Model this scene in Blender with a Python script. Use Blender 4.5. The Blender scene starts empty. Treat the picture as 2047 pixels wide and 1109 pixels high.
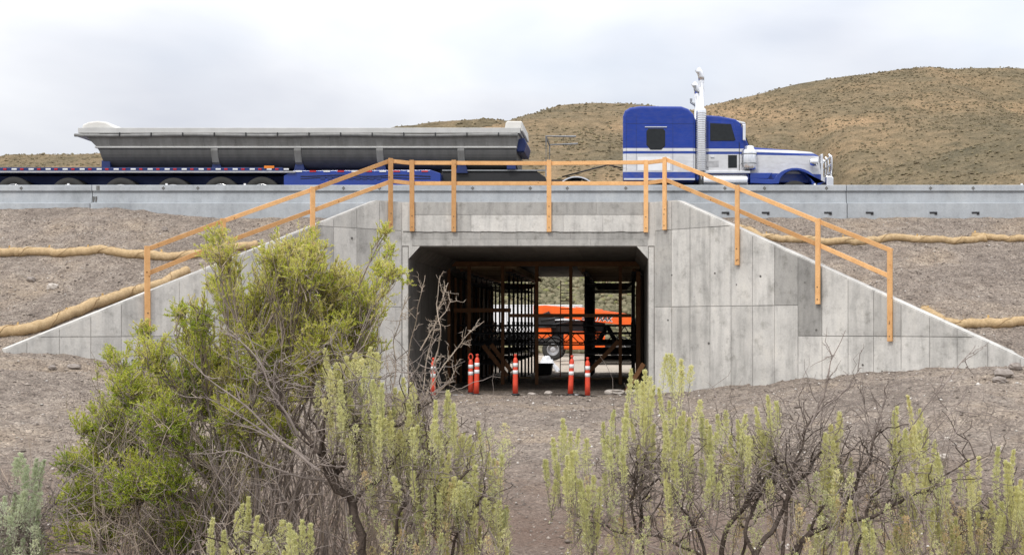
import bpy, math, random
import numpy as np
from mathutils import Vector

random.seed(7)
rng = np.random.default_rng(7)
S = bpy.context.scene
COL = S.collection
R = math.radians

# ------------------------------------------------------------------ camera, sky, sun, exposure
F = 2300.0; CX = 1250.0; CY = 650.0; CAMZ = 1.88        # focal length and principal point in photo pixels (2047 wide)
cam = bpy.data.cameras.new('camera')
cam_o = bpy.data.objects.new('camera', cam); COL.objects.link(cam_o)
cam_o.location = (0, 0, CAMZ); cam_o.rotation_euler = (R(90), 0, 0)
cam.sensor_width = 36.0; cam.lens = F / 2047.0 * 36.0
cam.shift_x = (1023.5 - CX) / 2047.0
cam.shift_y = (CY - 554.5) / 2047.0
cam.clip_start = 0.1; cam.clip_end = 5000
S.camera = cam_o

SUN_EL, SUN_AZ = 52.0, 205.0        # azimuth measured from +Y clockwise: behind the camera, to its left
w = bpy.data.worlds.new('World'); S.world = w; w.use_nodes = True
wn = w.node_tree.nodes; wl = w.node_tree.links; wn.clear()
w_out = wn.new('ShaderNodeOutputWorld'); w_bg = wn.new('ShaderNodeBackground')
sky = wn.new('ShaderNodeTexSky'); sky.sky_type = 'NISHITA'; sky.sun_disc = False
sky.sun_elevation = R(SUN_EL); sky.sun_rotation = R(SUN_AZ); sky.air_density = 1.0; sky.dust_density = 2.0
w_bg.inputs[1].default_value = 0.12
tc = wn.new('ShaderNodeTexCoord')
mp = wn.new('ShaderNodeMapping'); mp.inputs['Scale'].default_value = (2.2, 2.2, 5.5); mp.inputs['Location'].default_value = (7.3, 0.1, 0.9)
nz = wn.new('ShaderNodeTexNoise'); nz.inputs['Scale'].default_value = 1.25; nz.inputs['Detail'].default_value = 7; nz.inputs['Roughness'].default_value = 0.48
nz.inputs['Distortion'].default_value = 0.25
cr = wn.new('ShaderNodeValToRGB')
cr.color_ramp.elements[0].position = 0.30; cr.color_ramp.elements[0].color = (4.5, 4.65, 5.1, 1)
cr.color_ramp.elements[1].position = 0.62; cr.color_ramp.elements[1].color = (6.6, 6.65, 6.75, 1)
e = cr.color_ramp.elements.new(0.48); e.color = (5.8, 5.9, 6.15, 1)
# the cloud deck brightens towards the zenith, as overcast skies do
sep = wn.new('ShaderNodeSeparateXYZ'); zr = wn.new('ShaderNodeMapRange')
zr.inputs['From Min'].default_value = 0.0; zr.inputs['From Max'].default_value = 1.0
zr.inputs['To Min'].default_value = 0.76; zr.inputs['To Max'].default_value = 2.3
mul = wn.new('ShaderNodeVectorMath'); mul.operation = 'SCALE'
# thin places where some blue shows through
nz2 = wn.new('ShaderNodeTexNoise'); nz2.inputs['Scale'].default_value = 1.1; nz2.inputs['Detail'].default_value = 4
mp2 = wn.new('ShaderNodeMapping'); mp2.inputs['Location'].default_value = (3.1, 1.7, 0.4); mp2.inputs['Scale'].default_value = (2, 2, 4)
thin = wn.new('ShaderNodeMapRange'); thin.inputs['From Min'].default_value = 0.55; thin.inputs['From Max'].default_value = 0.75
thin.inputs['To Min'].default_value = 0.03; thin.inputs['To Max'].default_value = 0.35
mixw = wn.new('ShaderNodeMixRGB')
wl.new(tc.outputs['Generated'], mp.inputs[0]); wl.new(mp.outputs[0], nz.inputs['Vector'])
wl.new(nz.outputs['Fac'], cr.inputs[0])
wl.new(tc.outputs['Generated'], sep.inputs[0]); wl.new(sep.outputs['Z'], zr.inputs['Value'])
wl.new(cr.outputs[0], mul.inputs[0]); wl.new(zr.outputs[0], mul.inputs['Scale'])
wl.new(tc.outputs['Generated'], mp2.inputs[0]); wl.new(mp2.outputs[0], nz2.inputs['Vector']); wl.new(nz2.outputs['Fac'], thin.inputs['Value'])
wl.new(thin.outputs[0], mixw.inputs[0]); wl.new(mul.outputs[0], mixw.inputs[1]); wl.new(sky.outputs[0], mixw.inputs[2])
wl.new(mixw.outputs[0], w_bg.inputs[0]); wl.new(w_bg.outputs[0], w_out.inputs[0])

sl = bpy.data.lights.new('sun', 'SUN'); sl.energy = 1.5; sl.angle = R(14); sl.color = (1.0, 0.965, 0.91)
so = bpy.data.objects.new('sun', sl); COL.objects.link(so)
az = R(SUN_AZ); el = R(SUN_EL)
sun_dir = Vector((math.sin(az) * math.cos(el), math.cos(az) * math.cos(el), math.sin(el)))
so.rotation_euler = (-sun_dir).to_track_quat('-Z', 'Y').to_euler(); so.location = sun_dir * 60

vs = S.view_settings; vs.view_transform = 'Standard'; vs.look = 'None'; vs.exposure = 0.4; vs.gamma = 1.0
vs.use_curve_mapping = False
S.render.engine = 'CYCLES'
cy = S.cycles; cy.use_denoising = True; cy.max_bounces = 6; cy.diffuse_bounces = 4; cy.glossy_bounces = 3
cy.transmission_bounces = 4; cy.transparent_max_bounces = 8; cy.sample_clamp_indirect = 6.0

# ------------------------------------------------------------------ helpers
BASE = {}
def lin(r, g, b):
    f = lambda c: ((c / 255.0 + 0.055) / 1.055) ** 2.4 if c > 10 else c / 255.0 / 12.92
    return (f(r), f(g), f(b))
def P(px, py, D):
    """point seen at photo pixel (px, py) when it stands D metres in front of the camera"""
    return Vector(((px - CX) * D / F, D, CAMZ - (py - CY) * D / F))
def tag(o, label=None, cat=None, group=None, kind=None):
    if label: o['label'] = label
    if cat: o['category'] = cat
    if group: o['group'] = group
    if kind: o['kind'] = kind
    return o
def thing(name, loc, label, cat, group=None):
    o = bpy.data.objects.new(name, None); COL.objects.link(o); o.location = loc
    o.empty_display_size = 0.2
    BASE[o.name] = Vector(loc)
    return tag(o, label, cat, group)
def link_mesh(me, name, parent, base):
    o = bpy.data.objects.new(name, me); COL.objects.link(o)
    if parent is not None:
        o.parent = parent; o.location = base - BASE[parent.name]
    else:
        o.location = base
    BASE[o.name] = Vector(base)
    return o
def np_mesh(name, verts, faces, smooth=False):
    """verts (n,3), faces (m,k) arrays -> mesh, fast"""
    me = bpy.data.meshes.new(name)
    verts = np.asarray(verts, np.float32); faces = np.asarray(faces, np.int32)
    m, k = faces.shape
    me.vertices.add(len(verts)); me.vertices.foreach_set('co', verts.ravel())
    me.loops.add(m * k); me.loops.foreach_set('vertex_index', faces.ravel())
    me.polygons.add(m); me.polygons.foreach_set('loop_start', np.arange(m, dtype=np.int32) * k)
    try: me.polygons.foreach_set('loop_total', np.full(m, k, np.int32))
    except Exception: pass
    if smooth: me.polygons.foreach_set('use_smooth', np.ones(m, bool))
    me.update(calc_edges=True); me.validate()
    return me
def np_obj(name, verts, faces, m, parent=None, base=(0, 0, 0), smooth=False, rnd=None):
    base = Vector(base)
    v = np.asarray(verts, float) - np.array(base)
    me = np_mesh(name, v, faces, smooth)
    if rnd is not None:
        a = me.attributes.new('rnd', 'FLOAT', 'POINT'); a.data.foreach_set('value', np.asarray(rnd, np.float32))
    me.materials.append(m)
    return link_mesh(me, name, parent, base)

class MB:
    """collects solid shapes in world coordinates; build() links them as one mesh object"""
    def __init__(self): self.v = []; self.f = []
    def add(self, vs_, fs_):
        n = len(self.v); self.v += [tuple(p) for p in vs_]; self.f += [tuple(i + n for i in f) for f in fs_]; return self
    def box(self, x0, x1, y0, y1, z0, z1):
        if x0 > x1: x0, x1 = x1, x0
        if y0 > y1: y0, y1 = y1, y0
        if z0 > z1: z0, z1 = z1, z0
        vs_ = [(x0,y0,z0),(x1,y0,z0),(x1,y1,z0),(x0,y1,z0),(x0,y0,z1),(x1,y0,z1),(x1,y1,z1),(x0,y1,z1)]
        return self.add(vs_, [(0,3,2,1),(4,5,6,7),(0,1,5,4),(1,2,6,5),(2,3,7,6),(3,0,4,7)])
    def bar(self, a, b, w_, h_, up=(0, 0, 1)):
        """rectangular bar from a to b: w_ sideways, h_ along up"""
        a = Vector(a); b = Vector(b); t = (b - a).normalized(); up = Vector(up)
        if abs(t.dot(up)) > 0.99: up = Vector((0, 1, 0))
        s_ = t.cross(up).normalized(); u = s_.cross(t).normalized()
        vs_ = []
        for p in (a, b):
            for i, j in ((-1,-1),(1,-1),(1,1),(-1,1)): vs_.append(p + s_ * (i * w_ / 2) + u * (j * h_ / 2))
        return self.add(vs_, [(0,1,2,3),(7,6,5,4),(0,4,5,1),(1,5,6,2),(2,6,7,3),(3,7,4,0)])
    def tube(self, pts, rad, n=8, cap=True):
        pts = [Vector(p) for p in pts]
        if not hasattr(rad, '__len__'): rad = [rad] * len(pts)
        vs_ = []; fs_ = []
        ref = Vector((0.13, 0.21, 0.97)).normalized()
        for i, p in enumerate(pts):
            t = (pts[min(i + 1, len(pts) - 1)] - pts[max(i - 1, 0)])
            t = t.normalized() if t.length > 1e-9 else Vector((0, 0, 1))
            r_ = ref if abs(t.dot(ref)) < 0.95 else Vector((1, 0.1, 0))
            s_ = t.cross(r_).normalized(); u = s_.cross(t)
            for k in range(n):
                a = 2 * math.pi * k / n
                vs_.append(p + (s_ * math.cos(a) + u * math.sin(a)) * rad[i])
        for i in range(len(pts) - 1):
            for k in range(n):
                k2 = (k + 1) % n
                fs_.append((i*n+k, i*n+k2, (i+1)*n+k2, (i+1)*n+k))
        if cap:
            fs_.append(tuple(range(n - 1, -1, -1))); fs_.append(tuple((len(pts)-1)*n + k for k in range(n)))
        return self.add(vs_, fs_)
    def prism(self, poly, a, b):
        """poly: list of points (x, z); extruded along y from a to b"""
        n = len(poly)
        vs_ = [(x, a, z) for x, z in poly] + [(x, b, z) for x, z in poly]
        area = sum(poly[i][0] * poly[(i+1) % n][1] - poly[(i+1) % n][0] * poly[i][1] for i in range(n))
        f0 = tuple(range(n)); f1 = tuple(range(2*n - 1, n - 1, -1))
        sides = [(i, i + n, (i+1) % n + n, (i+1) % n) for i in range(n)]
        if area < 0:
            f0 = f0[::-1]; f1 = f1[::-1]; sides = [s_[::-1] for s_ in sides]
        return self.add(vs_, [f0, f1] + sides)
    def prism_x(self, poly, a, b):
        """poly: list of (y, z); extruded along x"""
        n = len(poly)
        vs_ = [(a, y, z) for y, z in poly] + [(b, y, z) for y, z in poly]
        area = sum(poly[i][0] * poly[(i+1) % n][1] - poly[(i+1) % n][0] * poly[i][1] for i in range(n))
        f0 = tuple(range(n - 1, -1, -1)); f1 = tuple(range(n, 2*n))
        sides = [(i, (i+1) % n, (i+1) % n + n, i + n) for i in range(n)]
        if area < 0:
            f0 = f0[::-1]; f1 = f1[::-1]; sides = [s_[::-1] for s_ in sides]
        return self.add(vs_, [f0, f1] + sides)
    def lathe(self, c, prof, axis='z', n=20):
        """prof: (radius, height) pairs along the axis through c"""
        c = Vector(c); vs_ = []; fs_ = []
        for r_, h_ in prof:
            for k in range(n):
                a = 2 * math.pi * k / n; p, q = r_ * math.cos(a), r_ * math.sin(a)
                if axis == 'z': vs_.append(c + Vector((p, q, h_)))
                elif axis == 'y': vs_.append(c + Vector((q, h_, p)))
                else: vs_.append(c + Vector((h_, p, q)))
        for i in range(len(prof) - 1):
            for k in range(n):
                k2 = (k + 1) % n; fs_.append((i*n+k, i*n+k2, (i+1)*n+k2, (i+1)*n+k))
        fs_.append(tuple(range(n - 1, -1, -1))); fs_.append(tuple((len(prof)-1)*n + k for k in range(n)))
        return self.add(vs_, fs_)
    def build(self, name, m, parent=None, base=None, bevel=0, smooth=False, tone=None, seg=2):
        if base is None: base = BASE[parent.name] if parent is not None else Vector((0, 0, 0))
        base = Vector(base)
        me = bpy.data.meshes.new(name)
        me.from_pydata([tuple(Vector(p) - base) for p in self.v], [], self.f)
        if smooth:
            me.polygons.foreach_set('use_smooth', [True] * len(me.polygons))
        me.materials.append(m); me.update()
        o = link_mesh(me, name, parent, base)
        if bevel:
            b = o.modifiers.new('bevel', 'BEVEL'); b.width = bevel; b.segments = seg; b.limit_method = 'ANGLE'; b.angle_limit = R(40)
            b.harden_normals = False
        if tone is not None: o['tone'] = float(tone)
        return o

# vectorised value noise
def _hash(ix, iy, seed):
    h = (ix.astype(np.int64) * 374761393 + iy.astype(np.int64) * 668265263 + seed * 974711) & 0xffffffff
    h = ((h ^ (h >> 13)) * 1274126177) & 0xffffffff
    h = ((h ^ (h >> 16)) * 2246822519) & 0xffffffff
    return ((h ^ (h >> 15)) & 0xffffff) / float(0xffffff)
def vnoise(x, y, seed=0):
    x = np.asarray(x, float); y = np.asarray(y, float)
    ix = np.floor(x); iy = np.floor(y); fx = x - ix; fy = y - iy
    fx = fx*fx*fx*(fx*(fx*6-15)+10); fy = fy*fy*fy*(fy*(fy*6-15)+10)
    a = _hash(ix, iy, seed); b = _hash(ix+1, iy, seed); c = _hash(ix, iy+1, seed); d = _hash(ix+1, iy+1, seed)
    return (a*(1-fx)+b*fx)*(1-fy) + (c*(1-fx)+d*fx)*fy - 0.5
def fbm(x, y, seed=0, oct=4, gain=0.5):
    s_ = 0; a = 1.0
    for i in range(oct):
        s_ = s_ + a * vnoise(x * 2**i + 17.3*i, y * 2**i - 9.1*i, seed + i); a *= gain
    return s_
def sstep(a, b, x):
    t = np.clip((np.asarray(x, float) - a) / (b - a), 0, 1); return t*t*(3-2*t)
def grid_faces(nr, nc):
    i = np.arange(nr-1)[:, None] * nc + np.arange(nc-1)[None, :]
    return np.stack([i, i+1, i+nc+1, i+nc], -1).reshape(-1, 4)

# ------------------------------------------------------------------ materials
def newmat(name):
    m = bpy.data.materials.new(name); m.use_nodes = True
    nt = m.node_tree; b = nt.nodes['Principled BSDF']
    return m, nt, b
def N(nt, typ, **kw):
    n = nt.nodes.new(typ)
    for k, v in kw.items(): setattr(n, k, v)
    return n
def noise(nt, scale, detail=4, rough=0.5, vec=None, stretch=None, coord='Object'):
    t = N(nt, 'ShaderNodeTexCoord'); n = N(nt, 'ShaderNodeTexNoise')
    n.inputs['Scale'].default_value = scale; n.inputs['Detail'].default_value = detail; n.inputs['Roughness'].default_value = rough
    if stretch:
        mpp = N(nt, 'ShaderNodeMapping'); mpp.inputs['Scale'].default_value = stretch
        nt.links.new(t.outputs[coord], mpp.inputs[0]); nt.links.new(mpp.outputs[0], n.inputs['Vector'])
    else: nt.links.new(t.outputs[coord], n.inputs['Vector'])
    return n
def ramp(nt, src, stops, interp='LINEAR'):
    r_ = N(nt, 'ShaderNodeValToRGB'); r_.color_ramp.interpolation = interp
    els = r_.color_ramp.elements
    els[0].position, els[0].color = stops[0][0], (*stops[0][1], 1)
    els[1].position, els[1].color = stops[-1][0], (*stops[-1][1], 1)
    for p, c in stops[1:-1]:
        e_ = els.new(p); e_.color = (*c, 1)
    nt.links.new(src, r_.inputs[0]); return r_
def mixc(nt, fac, a, b, mode='MIX'):
    m = N(nt, 'ShaderNodeMixRGB', blend_type=mode)
    for inp, v in ((0, fac), (1, a), (2, b)):
        if isinstance(v, (int, float)): m.inputs[inp].default_value = v
        elif isinstance(v, tuple): m.inputs[inp].default_value = (*v, 1)
        else: nt.links.new(v, m.inputs[inp])
    return m.outputs[0]
def maprange(nt, src, a, b, c, d):
    m = N(nt, 'ShaderNodeMapRange')
    for i, v in zip(('From Min', 'From Max', 'To Min', 'To Max'), (a, b, c, d)): m.inputs[i].default_value = v
    nt.links.new(src, m.inputs['Value']); return m.outputs[0]
def bump(nt, b, src, strength, dist):
    n = N(nt, 'ShaderNodeBump'); n.inputs['Strength'].default_value = strength; n.inputs['Distance'].default_value = dist
    nt.links.new(src, n.inputs['Height']); nt.links.new(n.outputs[0], b.inputs['Normal']); return n
def simple(name, c1, c2=None, scale=8, rough=0.6, metal=0.0, bmp=0.0, bscale=40, stretch=None, spec=0.4, coat=0.0):
    m, nt, b = newmat(name)
    b.inputs['Roughness'].default_value = rough; b.inputs['Metallic'].default_value = metal
    b.inputs['Specular IOR Level'].default_value = spec; b.inputs['Coat Weight'].default_value = coat
    if c2 is None: c2 = tuple(c * 0.8 for c in c1)
    n = noise(nt, scale, 5, 0.6, stretch=stretch)
    r_ = ramp(nt, n.outputs['Fac'], [(0.32, c2), (0.68, c1)]); nt.links.new(r_.outputs[0], b.inputs['Base Color'])
    rr = maprange(nt, n.outputs['Fac'], 0.3, 0.7, min(1, rough + 0.1), max(0.05, rough - 0.08)); nt.links.new(rr, b.inputs['Roughness'])
    if bmp:
        n2 = noise(nt, bscale, 4, 0.6, stretch=stretch); bump(nt, b, n2.outputs['Fac'], bmp, 0.02)
    return m

def gravel_mat(name, soil=True, dark=1.0):
    m, nt, b = newmat(name); b.inputs['Roughness'].default_value = 0.95; b.inputs['Specular IOR Level'].default_value = 0.15
    big = noise(nt, 0.35, 5, 0.6); mid = noise(nt, 3.0, 6, 0.65); fine = noise(nt, 38, 3, 0.7)
    vor = N(nt, 'ShaderNodeTexVoronoi'); vor.inputs['Scale'].default_value = 27; t = N(nt, 'ShaderNodeTexCoord'); nt.links.new(t.outputs['Object'], vor.inputs['Vector'])
    k = dark
    c = ramp(nt, mid.outputs['Fac'], [(0.3, (0.225*k, 0.186*k, 0.157*k)), (0.5, (0.335*k, 0.284*k, 0.242*k)), (0.7, (0.43*k, 0.371*k, 0.318*k))]).outputs[0]
    c2 = ramp(nt, big.outputs['Fac'], [(0.33, (0.80, 0.79, 0.79)), (0.5, (1.0, 0.99, 0.98)), (0.66, (1.16, 1.10, 1.0))]).outputs[0]
    c = mixc(nt, 1.0, c, c2, 'MULTIPLY')
    peb = ramp(nt, vor.outputs['Color'], [(0.1, (0.42, 0.41, 0.40)), (0.45, (0.95, 0.94, 0.93)), (0.8, (1.25, 1.23, 1.2)), (0.95, (1.9, 1.86, 1.8))]).outputs[0]
    c = mixc(nt, 0.75, c, mixc(nt, 1.0, c, peb, 'MULTIPLY'))
    if soil:   # bare reddish earth nearer the shrubs
        sp = N(nt, 'ShaderNodeSeparateXYZ'); nt.links.new(t.outputs['Object'], sp.inputs[0])
        f = maprange(nt, sp.outputs['Y'], 11.0, 18.0, 1.0, 0.0)
        f2 = maprange(nt, big.outputs['Fac'], 0.3, 0.6, 0.35, 0.95)
        mm = N(nt, 'ShaderNodeMath', operation='MULTIPLY'); nt.links.new(f, mm.inputs[0]); nt.links.new(f2, mm.inputs[1])
        earth = ramp(nt, fine.outputs['Fac'], [(0.3, (0.135, 0.088, 0.066)), (0.7, (0.27, 0.19, 0.15))]).outputs[0]
        c = mixc(nt, mm.outputs[0], c, earth)
    nt.links.new(c, b.inputs['Base Color'])
    ad = N(nt, 'ShaderNodeMath', operation='MULTIPLY_ADD'); ad.inputs[1].default_value = -0.8
    nt.links.new(vor.outputs['Distance'], ad.inputs[0]); nt.links.new(fine.outputs['Fac'], ad.inputs[2])
    bump(nt, b, ad.outputs[0], 1.0, 0.06)
    return m

def concrete_mat(name, base=(0.555, 0.54, 0.51), stain=0.9, streak=0.5, blue=0.0):
    m, nt, b = newmat(name); b.inputs['Specular IOR Level'].default_value = 0.2
    t = N(nt, 'ShaderNodeTexCoord')
    at = N(nt, 'ShaderNodeAttribute', attribute_type='OBJECT', attribute_name='tone')
    big = noise(nt, 0.75, 7, 0.68); st = noise(nt, 1.6, 5, 0.6, stretch=(2.6, 2.6, 0.35)); fine = noise(nt, 26, 4, 0.65)
    blot = noise(nt, 3.4, 6, 0.72)
    c = ramp(nt, big.outputs['Fac'], [(0.28, tuple(x*0.66 for x in base)), (0.42, tuple(x*0.90 for x in base)), (0.55, base), (0.75, (base[0]*1.12, base[1]*1.10, base[2]*1.07))]).outputs[0]
    d = ramp(nt, st.outputs['Fac'], [(0.34, (1 - 0.45*streak,)*3), (0.52, (1.0, 1.0, 1.0)), (0.75, (1.08, 1.07, 1.05))]).outputs[0]
    c = mixc(nt, 1.0, c, d, 'MULTIPLY')
    d2 = ramp(nt, blot.outputs['Fac'], [(0.30, (1 - 0.5*stain, 1 - 0.5*stain, 1 - 0.53*stain)), (0.41, (1 - 0.16*stain,)*3), (0.50, (1, 1, 1)), (1.0, (1.04, 1.04, 1.03))]).outputs[0]
    c = mixc(nt, 0.8, c, d2, 'MULTIPLY')
    f2 = ramp(nt, fine.outputs['Fac'], [(0.3, (0.9, 0.9, 0.9)), (0.7, (1.06, 1.06, 1.06))]).outputs[0]
    c = mixc(nt, 1.0, c, f2, 'MULTIPLY')
    vor = N(nt, 'ShaderNodeTexVoronoi'); vor.inputs['Scale'].default_value = 5.5; nt.links.new(t.outputs['Object'], vor.inputs['Vector'])
    pin = ramp(nt, vor.outputs['Distance'], [(0.035, (0.42, 0.41, 0.4)), (0.07, (1, 1, 1))]).outputs[0]
    c = mixc(nt, 0.8, c, pin, 'MULTIPLY')
    tm = N(nt, 'ShaderNodeMath', operation='ADD'); tm.inputs[1].default_value = 1.0; nt.links.new(at.outputs['Fac'], tm.inputs[0])
    sc = N(nt, 'ShaderNodeVectorMath', operation='SCALE'); nt.links.new(c, sc.inputs[0]); nt.links.new(tm.outputs[0], sc.inputs['Scale'])
    nt.links.new(sc.outputs[0], b.inputs['Base Color'])
    rr = maprange(nt, fine.outputs['Fac'], 0.3, 0.7, 0.75, 0.95); nt.links.new(rr, b.inputs['Roughness'])
    ad = N(nt, 'ShaderNodeMath', operation='ADD'); nt.links.new(fine.outputs['Fac'], ad.inputs[0]); nt.links.new(blot.outputs['Fac'], ad.inputs[1])
    bump(nt, b, ad.outputs[0], 0.25, 0.01)
    return m

def wood_mat(name, c1, c2, knots=True):
    m, nt, b = newmat(name); b.inputs['Roughness'].default_value = 0.75; b.inputs['Specular IOR Level'].default_value = 0.2
    oi = N(nt, 'ShaderNodeObjectInfo')
    g = noise(nt, 5, 6, 0.7); g2 = noise(nt, 55, 3, 0.6)
    c = ramp(nt, g.outputs['Fac'], [(0.3, c2), (0.7, c1)]).outputs[0]
    h = ramp(nt, g2.outputs['Fac'], [(0.3, (0.82, 0.78, 0.72)), (0.65, (1.05, 1.05, 1.05))]).outputs[0]
    c = mixc(nt, 1.0, c, h, 'MULTIPLY')
    v = ramp(nt, oi.outputs['Random'], [(0.0, (0.76, 0.72, 0.68)), (0.5, (1.0, 0.98, 0.95)), (1.0, (1.2, 1.2, 1.2))]).outputs[0]
    c = mixc(nt, 1.0, c, v, 'MULTIPLY')
    if knots:
        t = N(nt, 'ShaderNodeTexCoord'); vor = N(nt, 'ShaderNodeTexVoronoi'); vor.inputs['Scale'].default_value = 4.2
        nt.links.new(t.outputs['Object'], vor.inputs['Vector'])
        kn = ramp(nt, vor.outputs['Distance'], [(0.06, (0.35, 0.25, 0.2)), (0.12, (1, 1, 1))]).outputs[0]
        c = mixc(nt, 0.9, c, kn, 'MULTIPLY')
    nt.links.new(c, b.inputs['Base Color']); bump(nt, b, g2.outputs['Fac'], 0.2, 0.004)
    return m

def leaf_mat(name, stops, trans=0.35):
    m = bpy.data.materials.new(name); m.use_nodes = True; nt = m.node_tree; nt.nodes.clear()
    out = N(nt, 'ShaderNodeOutputMaterial'); a = N(nt, 'ShaderNodeAttribute', attribute_name='rnd')
    r_ = ramp(nt, a.outputs['Fac'], stops)
    d = N(nt, 'ShaderNodeBsdfDiffuse'); tr = N(nt, 'ShaderNodeBsdfTranslucent'); mx = N(nt, 'ShaderNodeMixShader'); mx.inputs[0].default_value = trans
    nt.links.new(r_.outputs[0], d.inputs[0]); nt.links.new(r_.outputs[0], tr.inputs[0])
    nt.links.new(d.outputs[0], mx.inputs[1]); nt.links.new(tr.outputs[0], mx.inputs[2]); nt.links.new(mx.outputs[0], out.inputs[0])
    return m

class Leaves:
    def __init__(self): self.p = []; self.d = []; self.l = []; self.w = []; self.c = []
    def add(self, p, d, l, w_, c):
        n = len(p); self.p.append(p); self.d.append(d); self.l.append(np.broadcast_to(l, n)); self.w.append(np.broadcast_to(w_, n)); self.c.append(np.broadcast_to(c, n))
    def build(self, name, m_, parent):
        p = np.concatenate(self.p); d = np.concatenate(self.d); l = np.concatenate(self.l)[:, None]; w_ = np.concatenate(self.w)[:, None]; c = np.concatenate(self.c)
        d = d / (np.linalg.norm(d, axis=1)[:, None] + 1e-9)
        s_ = np.cross(d, rng.normal(size=d.shape)); s_ /= np.linalg.norm(s_, axis=1)[:, None] + 1e-9
        V = np.stack([p - s_ * w_ / 2, p + s_ * w_ / 2, p + d * l], 1).reshape(-1, 3)
        n = len(p)
        return np_obj(name, V, np.arange(3 * n).reshape(n, 3), m_, parent, BASE[parent.name], rnd=np.repeat(np.clip(c, 0, 1), 3))
M = {}
M['gravel'] = gravel_mat('gravel_ground'); M['fill'] = gravel_mat('embankment_gravel', soil=False, dark=0.97)
M['concrete'] = concrete_mat('cast_concrete'); M['concrete_shade'] = concrete_mat('shaded_culvert_concrete', base=(0.175, 0.166, 0.152), stain=0.8)  # barrel copy darkened: the interior's shade is put into its base colour
M['barrier'] = concrete_mat('barrier_concrete', base=(0.40, 0.425, 0.45), stain=0.35, streak=0.2)
M['groove'] = simple('dark_joint', (0.13, 0.125, 0.115), rough=0.95)
M['pine'] = wood_mat('pine_lumber', (0.73, 0.445, 0.215), (0.60, 0.335, 0.145))
M['oldwood'] = wood_mat('weathered_lumber', (0.23, 0.115, 0.055), (0.14, 0.07, 0.035), knots=False)
M['ply'] = wood_mat('form_plywood', (0.36, 0.27, 0.17), (0.24, 0.17, 0.10), knots=False)
M['steel_dk'] = simple('dark_steel', (0.045, 0.047, 0.05), (0.03, 0.03, 0.033), rough=0.55, metal=0.3)
M['galv'] = simple('galvanised_steel', (0.30, 0.31, 0.32), (0.2, 0.21, 0.22), rough=0.45, metal=0.6)
M['black'] = simple('black_plastic', (0.018, 0.018, 0.02), rough=0.5)
M['rubber'] = simple('tyre_rubber', (0.028, 0.028, 0.028), (0.04, 0.038, 0.035), rough=0.9, bmp=0.3, bscale=30)
M['orange_post'] = simple('orange_plastic', (0.78, 0.080, 0.035), (0.50, 0.055, 0.03), scale=6, rough=0.5)
M['white_tape'] = simple('white_reflective', (0.78, 0.78, 0.78), (0.66, 0.66, 0.66), scale=12, rough=0.4)
M['jlg'] = simple('orange_paint', (0.86, 0.135, 0.015), (0.72, 0.10, 0.012), scale=2, rough=0.4, coat=0.2)
M['white_paint'] = simple('white_paint', (0.76, 0.77, 0.79), (0.66, 0.67, 0.69), scale=2, rough=0.4)
M['burlap'] = None
M['asphalt'] = simple('asphalt', (0.06, 0.06, 0.06), (0.04, 0.04, 0.04), scale=30, rough=0.9, bmp=0.3, bscale=60)
M['line'] = simple('road_paint', (0.75, 0.75, 0.72), (0.6, 0.6, 0.57), scale=10, rough=0.7)
M['rock'] = simple('rock', (0.33, 0.29, 0.26), (0.2, 0.17, 0.15), scale=9, rough=0.9, bmp=0.6, bscale=25)
M['chrome'] = simple('chrome', (0.80, 0.80, 0.82), (0.70, 0.71, 0.73), scale=4, rough=0.16, metal=1.0)
M['glass'] = simple('dark_glass', (0.015, 0.018, 0.02), (0.01, 0.012, 0.014), rough=0.06, spec=0.3)
# ------------------------------------------------------------------ terrain
YF = 31.5                 # plane of the headwall
XL, XR, XC = -5.93, 0.62, -2.66
WL0, WR0 = -6.12, 0.80    # where the wing walls begin
WDX, WDY = 0.766, 0.643
WLEN = 10.7
WEND = {-1: 9.75, 1: 10.7}
def g_h(X, Y):
    a = np.abs(X - XC)
    r = np.interp(a, [3.0, 4.4, 6, 8.3, 11, 14, 20, 60], [0, .13, .36, .80, .95, 1.1, 1.35, 2.2])
    r = r + 0.30 * sstep(7, 11, XC - X)
    h = r * sstep(13.5, 24.5, Y) + 0.22 * (1 - sstep(6.5, 12, Y)) - 0.1 * sstep(12, 16, Y) * (1 - sstep(17, 24, Y)) * sstep(3, 8, X)
    calm = sstep(30.9, 30.2, Y) if False else 1.0
    amp = 0.25 + 0.75 * sstep(3.2, 6, a)
    h = h + 0.20 * amp * fbm(X * 0.55, Y * 0.55, 3, 4) + 0.07 * fbm(X * 2.3, Y * 2.3, 11, 3) * (0.5 + amp * .5) + 0.035 * fbm(X * 8, Y * 8, 23, 2)
    return h - 0.03
def e_h(X, Y):
    h = 1.0 + 0.39 * (Y - 24.6) + 0.30 * sstep(-12.5, -16, X) * sstep(31, 34.5, Y)
    h = np.minimum(h, 5.24 + 0.30 * sstep(-12.5, -16, X) + 0.02 * (Y - 34))
    h = h + 0.16 * fbm(X * 0.5, Y * 0.5, 41, 4) * sstep(36, 33.5, Y) + 0.06 * fbm(X * 2.1, Y * 2.1, 51, 3) + 0.035 * fbm(X * 8, Y * 8, 63, 2)
    return h
def sheet(name, X, Y, Z, m, kind='structure'):
    nr, nc = X.shape
    o = np_obj(name, np.stack([X, Y, Z], -1).reshape(-1, 3), grid_faces(nr, nc), m, smooth=True)
    return tag(o, kind=kind)
ys = [1.5]
while ys[-1] < YF + 0.3: ys.append(ys[-1] + max(0.04, ys[-1] * 0.0049))
ys = np.array(ys)
xs = np.concatenate([np.linspace(-60, -24, 50)[:-1], np.arange(-24, 14, 0.105), np.linspace(14, 50, 50)])
X, Y = np.meshgrid(xs, ys)
o = sheet('ground', X, Y, g_h(X, Y), M['gravel']); tag(o, 'grey brown gravel ground in front of the culvert')

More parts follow.
